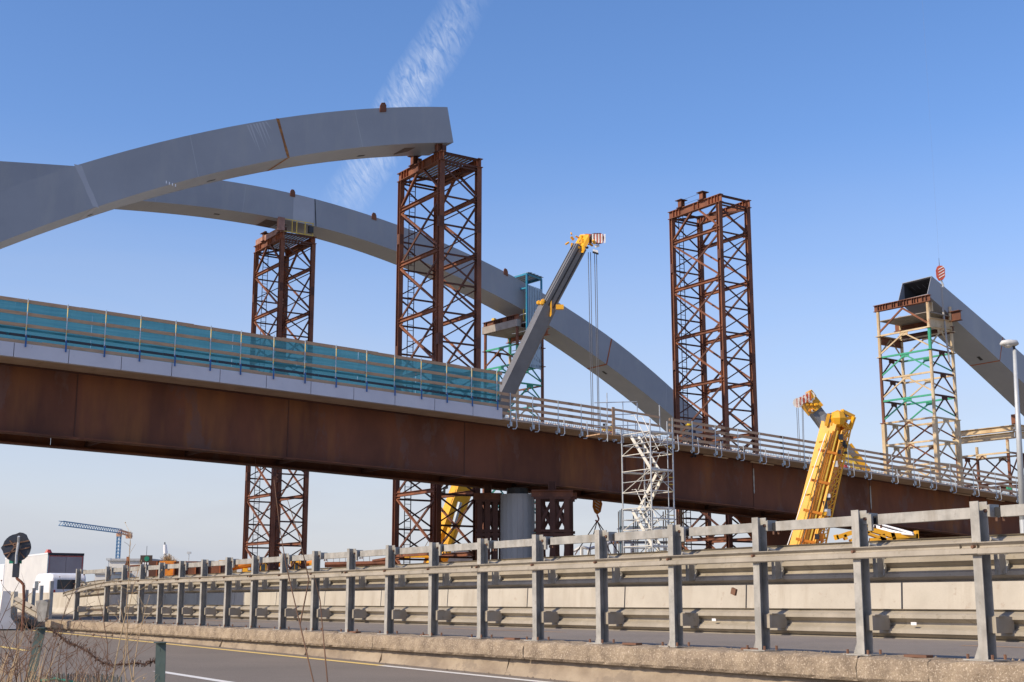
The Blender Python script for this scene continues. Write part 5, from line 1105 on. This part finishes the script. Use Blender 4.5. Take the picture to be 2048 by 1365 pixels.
# ------------------------------------------------------------------ distant tower crane, masts, sheds, machinery
tc = thing('tower_crane', 'distant blue tower crane with orange counter jib on the horizon', 'tower crane', v3(at(236, 1203, 300), -.6))
Yt = 300.0; mt = at(238.5, 1066, Yt); 
def lattice(parent, name, p, q, w, m_, nseg, r=.06, upv=UP):
    d = (q-p).normalized(); s_ = d.cross(upv).normalized(); u_ = s_.cross(d).normalized()
    cs = [s_*w/2+u_*w/2, s_*w/2-u_*w/2, -s_*w/2-u_*w/2, -s_*w/2+u_*w/2]; m = MB()
    for c_ in cs: m.bar(p+c_, q+c_, r)
    for i in range(nseg):
        for k in range(4):
            a_ = p.lerp(q, i/nseg)+cs[k]; b_ = p.lerp(q, (i+1)/nseg)+cs[(k+1) % 4]; m.bar(a_, b_, r*.7)
    return m.build(name, m_, parent)
lattice(tc, 'mast', v3(mt, -.6), mt, 0.75, 'tower_blue', 22, .13, V((0, 1, 0))); lattice(tc, 'jib', mt+V((.2, 0, .35)), at(122, 1047, Yt-40), 0.85, 'tower_blue', 24, .12)
lattice(tc, 'counter_jib', mt+V((0, 0, .3)), at(262, 1070, Yt+10), 0.7, 'tower_orange', 7, .14); MB().box(at(258, 1073, Yt+8), 1.3, .8, 1.0).build('counterweight', 'tower_orange', tc); MB().box(mt-UP*.3, 1.0, 1.0, 1.0).build('slewing_unit', 'tower_orange', tc)
for i, (x, y, Y, w_, lab) in enumerate(((217.5, 1119, 150, .05, 'thin distant light mast left of the blue tower crane'), (378, 1106, 170, .05, 'thin distant light mast right of the white mast'))):
    lm = thing('light_mast', lab, 'light mast', v3(at(x, 1203, Y), -.6), 'thin distant light masts'); p_ = at(x, y, Y); MB().tube(v3(p_, -.6), p_, w_*1.4, w_, n=6).build('pole', 'pole_grey', lm); MB().box(p_, .5, .3, .25).build('lamp', 'pole_grey', lm)
wm = thing('telescopic_mast', 'distant white telescopic mast standing above the bare bush', 'mast', v3(at(334, 1203, 130), -.6))
MB().tube(at(331, 1108, 130), at(330, 1090, 130), .22, .16, n=8).build('upper_section', 'white_paint', wm); MB().tube(v3(at(334, 1203, 130), -.6), at(331, 1106, 130), .16, .10, n=8).build('lower_section', 'pole_grey', wm); MB().tube(at(330, 1092, 130), at(329.5, 1085, 130), .06, n=5).build('tip', 'boom_dark', wm)
bsh = thing('bare_bush', 'round bare brown bush at the foot of the white mast', 'bush', v3(at(335, 1203, 128), -.6)); m = MB(); c = at(335, 1132, 128)
MB().tube(v3(c, -.6), c, .12, .06, n=6).build('trunk', 'tree_bark', bsh)
for i in range(170):
    a_ = ra.uniform(0, 6.28); ph = ra.uniform(-.2, 1.5); e_ = c+V((math.cos(a_)*math.cos(ph), math.sin(a_)*math.cos(ph), math.sin(ph)*1.1))*ra.uniform(.5, 1.15); k_ = c.lerp(e_, .5)+V((ra.uniform(-.1, .1), 0, ra.uniform(-.1, .1))); m.prism(c, k_, [(-.02, -.01), (.02, -.01), (0, .02)], cap=False); m.prism(k_, e_, [(-.014, -.01), (.014, -.01), (0, .014)], cap=False); m.prism(k_, e_+V((.15, 0, -.1)), [(-.012, -.01), (.012, -.01), (0, .012)], cap=False)
m.build('crown', 'straw', bsh)
def shed(label, x0, x1, ytop, Y, m_='shed_wall'):
    a_, b_ = at(x0, ytop, Y), at(x1, ytop, Y); s_ = thing('warehouse', label, 'building', v3((a_+b_)/2, -.6), 'pale sheds on the horizon'); L_ = b_.x-a_.x
    MB().box(V(((a_.x+b_.x)/2, Y+10, (a_.z-.6)/2)), L_, 20, a_.z+.6).build('wall', m_, s_); MB().box(V(((a_.x+b_.x)/2, Y+10, a_.z+.15)), L_+.6, 20.6, .3).build('roof', 'shed_roof', s_)
    k = 0
    while a_.x+2+k*4 < b_.x-2:
        MB().box(V((a_.x+2+k*4, Y-.02, a_.z-1.4)), 1.4, .06, .8).build('window', 'window_glass', s_); k += 1
shed('low pale shed on the horizon behind the tower crane', 219, 300, 1122, 190); shed('long pale shed on the horizon behind the rusty steel stack', 318, 500, 1128, 210)
shed('grey white shed far left behind the van', 190, 216, 1148, 180, 'trailer_side')
gs = thing('information_sign', 'dark brown sign board with a green roundel on the horizon', 'sign', v3(at(292, 1203, 90), -.6)); c = at(292.5, 1121, 90)
MB().box(c, .78, .12, .66).build('board', 'sign_brown', gs); MB().tube(c+V((.05, -.07, .1)), c+V((.05, -.08, .1)), .17, n=14).build('roundel', 'sign_green', gs); MB().tube(v3(c, -.6), c-UP*.3, .08, n=8).build('post', 'sign_brown', gs)
for k, x in enumerate((-.17, -.03, .14)): MB().box(c+V((x, -.066, -.22)), .09, .01, .14).build('letter_mark', 'white_paint', gs)
MB().tube(c+UP*.3, c+UP*.95, .015, n=4).build('antenna', 'boom_dark', gs)
rf = thing('rusty_frame', 'rusty post and beam frame on the horizon beside the tower crane', 'frame', v3(at(255, 1203, 80), -.6)); MB().bar(v3(at(254, 1203, 80), -.6), at(256, 1114, 80), .14).build('post', 'rust_orange', rf); MB().bar(at(256, 1133, 80), at(285, 1131, 80), .1).build('beam', 'rust', rf); MB().bar(at(250, 1135, 80), at(256, 1122, 80), .2, .1).build('knee', 'rust', rf)
sk = thing('steel_stack', 'rusty steel girder segments stored on the ground behind the guardrail', 'girder', v3(at(370, 1203, 75), -.6))
xs = [298, 318, 352, 372, 395, 418, 444]
for i in range(6):
    a_, b_ = at(xs[i], 1122+i*.3, 75), at(xs[i+1], 1122+i*.3, 75); MB().box(V(((a_.x+b_.x)/2, 75.5, a_.z/2-.3)), (b_.x-a_.x)*.96, 1, a_.z+.6).build('girder_segment', 'crane_orange' if i in (1,) else ('rust' if i % 2 else 'rust_dark'), sk)
    MB().box(V((b_.x-.08, 74.95, a_.z/2-.3)), .06, .12, a_.z+.5).build('stiffener', 'rust_orange', sk)
def yellow_machine(label, x0, x1, ytop, Y, seed):
    rr = random.Random(seed); a_, b_ = at(x0, ytop, Y), at(x1, ytop, Y); L_ = b_.x-a_.x; z = a_.z; s_ = thing('crane_carrier', label, 'machine', v3((a_+b_)/2, -.6), 'yellow machines parked beyond the rail')
    MB().box(V(((a_.x+b_.x)/2, Y+1.2, z*.45)), L_, 2.4, z*.5).build('carrier', 'crane_yellow', s_)
    MB().box(V((a_.x+L_*.2, Y+1.1, z*.8)), L_*.34, 2.3, z*.42).build('cab', 'crane_yellow', s_)
    for k in (0, 1): MB().box(V((a_.x+L_*(.12+.16*k), Y-.06, z*.84)), L_*.12, .04, z*.2).build('cab_window', 'window_glass', s_)
    MB().tube(V((a_.x+L_*.4, Y+.5, z*.9)), V((b_.x, Y+.5, z*.95)), .22, n=10).build('boom', 'crane_orange', s_)
    for k in range(8): MB().box(V((a_.x+L_*rr.uniform(.3, 1), Y+rr.uniform(-.1, .4), z*rr.uniform(.6, 1.02))), rr.uniform(.2, .5), .3, rr.uniform(.15, .4)).build('equipment_box', rr.choice(['crane_yellow', 'crane_orange', 'boom_dark', 'crane_yellow']), s_)
    for k in range(3): MB().tube(V((a_.x+L_*(.15+.32*k), Y-.1, .1)), V((a_.x+L_*(.15+.32*k), Y+.3, .1)), .55, n=14).build('wheel', 'black', s_)
yellow_machine('yellow crane carrier behind the guardrail, left of the small rusty tower', 436, 500, 1122, 84, 1); yellow_machine('yellow crane carrier behind the legs of the small rusty tower', 508, 575, 1121, 110, 2); yellow_machine('yellow crane carrier just right of the small rusty tower', 580, 628, 1119, 112, 3)
# handrails, pile of sheets behind the big tower
hr = thing('handrail', 'thin grey handrail on the ground between the two rusty towers', 'handrail', v3(at(690, 1203, 90), -.6))
for x in range(655, 745, 12): MB().tube(v3(at(x, 1128, 90), -.6), at(x, 1113, 90), .03, n=5).build('upright', 'pole_grey', hr)
MB().tube(at(655, 1113, 90), at(740, 1111, 90), .03, n=5).build('rail', 'pole_grey', hr)
m = MB(); m.hexa([at(862, 1126, 92), at(955, 1126, 92), at(955, 1126, 98), at(862, 1126, 98)], [at(888, 1106, 93), at(940, 1100, 93), at(940, 1100, 96), at(888, 1106, 96)]); o = m.build('covered_heap', 'dark_sheet'); tag(o, 'heap covered with a dark grey sheet behind the tall rusty tower', 'heap')
cs_ = thing('sheet_stack', 'pile of white corrugated sheets behind the dark heap', 'sheets', v3(at(925, 1203, 100), -.6))
for i in range(9): MB().box(at(908+i*5, 1102, 100), .12, 2, .55).build('sheet', 'white_paint', cs_)
MB().box(v3(at(928, 1103, 101.2), .9), 2.2, 2, 2.6).build('crate', 'pole_grey', cs_)
m = MB(); m.path([at(745, 1124, 88), at(790, 1117, 88), at(830, 1111, 88)], .16, 6); m.path([at(650, 1130, 88), at(745, 1128, 88), at(800, 1127, 88)], .2, 6); o = m.build('pipe', 'rust'); tag(o, 'long rusty pipes on the ground left of the tall rusty tower', 'pipe')

# ------------------------------------------------------------------ people and equipment on the deck
def worker(label, px, py, Y, vest, face=0.0, bend=0.0):
    """one continuous skinned body; the top of the helmet is at (px,py)"""
    top = at(px, py, Y); z0 = top.z-1.80; org = v3(top, z0); root = thing('person', label, 'person', org, 'workers on the deck')
    J = {'pel': (0, 0, .95, .15), 'wai': (0, .01, 1.10, .14), 'che': (bend*.5, 0, 1.33, .17), 'nek': (bend*.8, 0, 1.50, .065), 'hed': (bend, 0, 1.60, .09), 'crn': (bend, 0, 1.72, .085)}
    for s_, k in ((1, 'a'), (-1, 'b')):
        J.update({'sh'+k: (bend*.6, s_*.19, 1.43, .07), 'el'+k: (bend*.6+.12, s_*.26, 1.15, .048), 'wr'+k: (bend*.6+.34, s_*.2, 1.08, .035), 'hd'+k: (bend*.6+.42, s_*.19, 1.08, .04), 'hp'+k: (0, s_*.10, .90, .10), 'kn'+k: (.05, s_*.12, .50, .065), 'an'+k: (0, s_*.13, .09, .045), 'to'+k: (.17, s_*.14, .04, .04)})
    E_ = [('pel', 'wai'), ('wai', 'che'), ('che', 'nek'), ('nek', 'hed'), ('hed', 'crn')]
    for k in 'ab': E_ += [('che', 'sh'+k), ('sh'+k, 'el'+k), ('el'+k, 'wr'+k), ('wr'+k, 'hd'+k), ('pel', 'hp'+k), ('hp'+k, 'kn'+k), ('kn'+k, 'an'+k), ('an'+k, 'to'+k)]
    names = list(J); cz, sz = math.cos(face), math.sin(face)
    me = bpy.data.meshes.new('body'); me.from_pydata([(J[n][0]*cz-J[n][1]*sz, J[n][0]*sz+J[n][1]*cz, J[n][2]) for n in names], [(names.index(a), names.index(b)) for a, b in E_], [])
    me.materials.append(MATS['workwear']); o = bpy.data.objects.new('body', me); COL.objects.link(o); o.parent = root
    o.modifiers.new('skin', 'SKIN'); me.skin_vertices[0].data[0].use_root = True
    for i, n in enumerate(names): me.skin_vertices[0].data[i].radius = (J[n][3], J[n][3])
    sb = o.modifiers.new('sub', 'SUBSURF'); sb.levels = 1; sb.render_levels = 1
    c = org+V((bend*cz, bend*sz, 1.68)); MB().ball(c+UP*.04, .135, 10, .8).build('helmet', 'helmet', root, smooth=True); MB().box(c+V((cz, sz, 0))*.12, .12, .16, .02, V((cz, sz, 0))).build('helmet_brim', 'helmet', root)
    c = org+V((bend*cz*.5, bend*sz*.5, 1.27)); MB().tube(c-UP*.2, c+UP*.16, .19, .2, n=10).build('vest', vest, root)
q = onp(1388, 860, VP0+Wd*1.6, Wd); worker('worker in a yellow helmet and dark clothes on the deck near the free standing tower', 1388, 845, q.y, 'workwear', 2.6, .25)
eqq = onp(1216, 862, VP0+Wd*1.5, Wd).y
eq = thing('generator', 'small yellow and red generator on the deck beside the stair scaffold', 'machine', at(1216, 875, eqq))
MB().box(at(1216, 858, eqq), .55, .4, .22).build('housing', 'yellow_paint', eq); MB().box(at(1214, 869, eqq), .8, .4, .2).build('base', 'red_paint', eq); MB().tube(at(1226, 850, eqq), at(1226, 872, eqq), .12, n=10).build('wheel', 'black', eq); MB().box(at(1210, 851, eqq), .2, .2, .15).build('engine', 'boom_dark', eq)
m = MB(); g5 = onp(2020, 980, VP0+Wd*1.0, Wd); m.box(at(2018, 976, g5.y), .25, .2, .25); o = m.build('green_box', 'green_paint'); tag(o, 'small green box on the deck edge at the right', 'box')
# access frame on top of rear arch
af = thing('access_cage', 'small dark railed access cage on top of the rear arch behind the free standing tower', 'cage', at(1385, 835, 124))
for (a_, b_) in (((1376, 822), (1376, 836)), ((1384, 822), (1384, 840)), ((1391, 823), (1391, 842)), ((1376, 822), (1391, 823)), ((1376, 829), (1391, 831))): MB().bar(at(*a_, 118), at(*b_, 118), .06).build('rail', 'boom_dark', af)

# ------------------------------------------------------------------ foreground: fence posts, barbed wire, weeds
for (px0, py0, px1, py1, Y, lab) in ((82, 1257, 56, 1380, 6.2, 'leaning dark green steel fence post among the weeds'), (322, 1286, 319, 1400, 6.0, 'upright dark green steel fence post right of the barbed wire')):
    p = at(px1, py1, Y); q = at(px0, py0, Y); d_ = (q-p).normalized(); p = p-d_*0.9; fp = thing('fence_post', lab, 'fence post', p, 'green fence posts')
    m = MB(); m.prism(p, q, [(-.022, -.003), (-.003, -.003), (-.003, -.03), (.003, -.03), (.003, -.003), (.022, -.003), (.022, .003), (-.022, .003)], up=V((0, -1, 0))); m.build('tee_section', 'post_green', fp)
    m = MB()
    for k in range(5): m.box(q-d_*(.03+.06*k)-V((0, .032, 0)), .012, .006, .018, V((1, 0, 0))); 
    m.build('stud', 'post_green', fp)
    MB().box(q+V((0, -.012, .002)), .05, .035, .004).build('cap', 'post_green', fp)
bw = thing('barbed_wire', 'rusty barbed wire sagging between the two green fence posts', 'barbed wire', at(200, 1320, 6.1))
W_ = [(98, 1258), (112, 1266), (124, 1276), (138, 1287), (150, 1290), (165, 1297), (180, 1307), (193, 1317), (205, 1326), (222, 1330), (240, 1330), (258, 1328), (275, 1327), (290, 1329), (303, 1325), (311, 1320)]
P3 = [at(x, y, 6.1) for x, y in W_]; MB().path(P3, .0035, 5).build('strand', 'barb', bw); MB().path([p+V((0, -.004, .004*(-1)**i)) for i, p in enumerate(P3)], .003, 5).build('strand', 'barb', bw)
m = MB(); rw = random.Random(2)
for i in range(len(P3)-1):
    for k in range(3):
        c = P3[i].lerp(P3[i+1], (k+.5)/3)
        for j in range(3): a_ = V((rw.uniform(-.5, .5), rw.uniform(-1, 1), rw.uniform(-1, 1))).normalized()*rw.uniform(.012, .026); m.tube(c-a_, c+a_, .002, .0006, n=4)
m.build('barb', 'barb', bw)
def stem(m, base, tip, r0, r1, curl, rr, n=9):
    pts = []; s_ = V((rr.uniform(-1, 1), rr.uniform(-.5, .5), rr.uniform(-.2, .2)))*curl
    for i in range(n+1):
        f = i/n; pts.append(base.lerp(tip, f)+s_*math.sin(f*math.pi)+V((rr.uniform(-1, 1), 0, 0))*curl*.05)
    m.path(pts, r0, 5, r1); return pts
def weed(label, base, tips, r0, seed, m_='twig', side=14, group='bare weeds in the foreground'):
    rr = random.Random(seed); root = thing('weed', label, 'weed', base, group); r0 *= 0.72; side = int(side*0.7)
    for tip in tips:
        m = MB(); pts = stem(m, base+V((rr.uniform(-.03, .03), rr.uniform(-.05, .05), 0)), tip, r0, r0*.25, .06, rr)
        for k in range(side):
            i = rr.randrange(2, len(pts)-1); f = 1-i/len(pts); L_ = rr.uniform(.05, .22)*(.4+f); e_ = pts[i]+V((rr.uniform(-1, 1), rr.uniform(-.5, .5), rr.uniform(.2, 1))).normalized()*L_
            p2 = stem(m, pts[i], e_, r0*.35, r0*.15, .02, rr, 4)
            if rr.random() < .5: stem(m, p2[2], p2[2]+V((rr.uniform(-1, 1), 0, rr.uniform(.2, 1))).normalized()*L_*.5, r0*.22, r0*.1, .01, rr, 3)
            if rr.random() < .35: m.ball(e_, r0*rr.uniform(.8, 1.6), 5)
        m.build('stem', m_, root)
def gp(px, py, Y): return at(px, py, Y)
weed('tall straw coloured weed stalk left of centre of the weeds, taller than the guardrail', gp(205, 1450, 4.6), [gp(262, 1062, 4.6), gp(236, 1200, 4.7)], .0042, 1, 'straw', 6)
weed('tall thin weed with two stalks left of the upright green post', gp(268, 1450, 5.0), [gp(283, 1120, 5.0), gp(262, 1235, 5.0), gp(300, 1190, 5.1)], .0042, 2, 'straw', 5)
weed('bushy brown weed at the bottom left corner', gp(10, 1460, 4.4), [gp(-10, 1190, 4.4), gp(30, 1215, 4.3), gp(62, 1240, 4.5), gp(2, 1250, 4.2), gp(90, 1275, 4.4)], .0042, 3)
weed('brown weed crossing the leaning green post', gp(90, 1460, 4.3), [gp(40, 1240, 4.3), gp(150, 1170, 4.4), gp(115, 1260, 4.2), gp(12, 1290, 4.3), gp(75, 1230, 4.6)], .0040, 4)
weed('brown seed headed weed between the two green posts', gp(180, 1460, 4.6), [gp(188, 1160, 4.6), gp(130, 1270, 4.5), gp(212, 1300, 4.6), gp(150, 1245, 4.7)], .0038, 5, 'twig', 16)
weed('low brown weed under the barbed wire', gp(235, 1450, 4.8), [gp(170, 1290, 4.8), gp(262, 1300, 4.8), gp(228, 1330, 4.8), gp(135, 1320, 4.9)], .0034, 6)
weed('leaning brown weed at the left edge of the picture', gp(-30, 1440, 4.0), [gp(40, 1160, 4.2), gp(70, 1290, 4.0), gp(20, 1300, 4.1)], .0036, 9)
# thin out-of-focus looking twigs in front of the small tower
tw = thing('twig', 'thin bare twig rising in front of the small rusty tower', 'twig', gp(640, 1460, 2.6))
for a_ in ([(640, 1420), (600, 1250), (572, 1130), (560, 1060), (548, 960)], [(600, 1250), (618, 1160), (600, 1080), (575, 1000)], [(660, 1420), (640, 1200), (628, 1150)]):
    MB().path([gp(x, y, 2.6) for x, y in a_], .0016, 5, .0006).build('stem', 'twig', tw)
# green wire mesh rim and grass at the bottom left
m = MB(); rr = random.Random(12)
for i in range(60):
    x = 60+i*3.1; m.tube(gp(x, 1375, 6.3), gp(x+rr.uniform(-1, 1), 1347+rr.uniform(-3, 3)+abs(x-150)*.06, 6.3), .0022, n=4)
pts = [gp(78+i*10, 1362-4*math.sin(i*.5)+(i % 3), 6.3) for i in range(9)]
wmr = thing('wire_mesh_fence', 'spiky top of a green wire mesh fence with a pale cord, bottom left', 'wire mesh', gp(150, 1370, 6.3)); m.build('spike_row', 'post_green', wmr, kind='stuff')
m = MB(); m.path(pts, .006, 5); m.build('woven_cord', 'bag_green', wmr)
m = MB()
for i in range(380):
    px_ = rr.uniform(-40, 330); Y = rr.uniform(4.0, 6.4); b0_ = gp(px_, 1430+rr.uniform(0, 40), Y); L_ = rr.uniform(.08, .30)*(1.1-px_/420); e_ = b0_+V((rr.uniform(-.1, .1), rr.uniform(-.05, .05), L_)); m.add([b0_-V((.003, 0, 0)), b0_+V((.003, 0, 0)), e_], [(0, 1, 2)])
m.build('dry_grass', 'straw', kind='stuff')
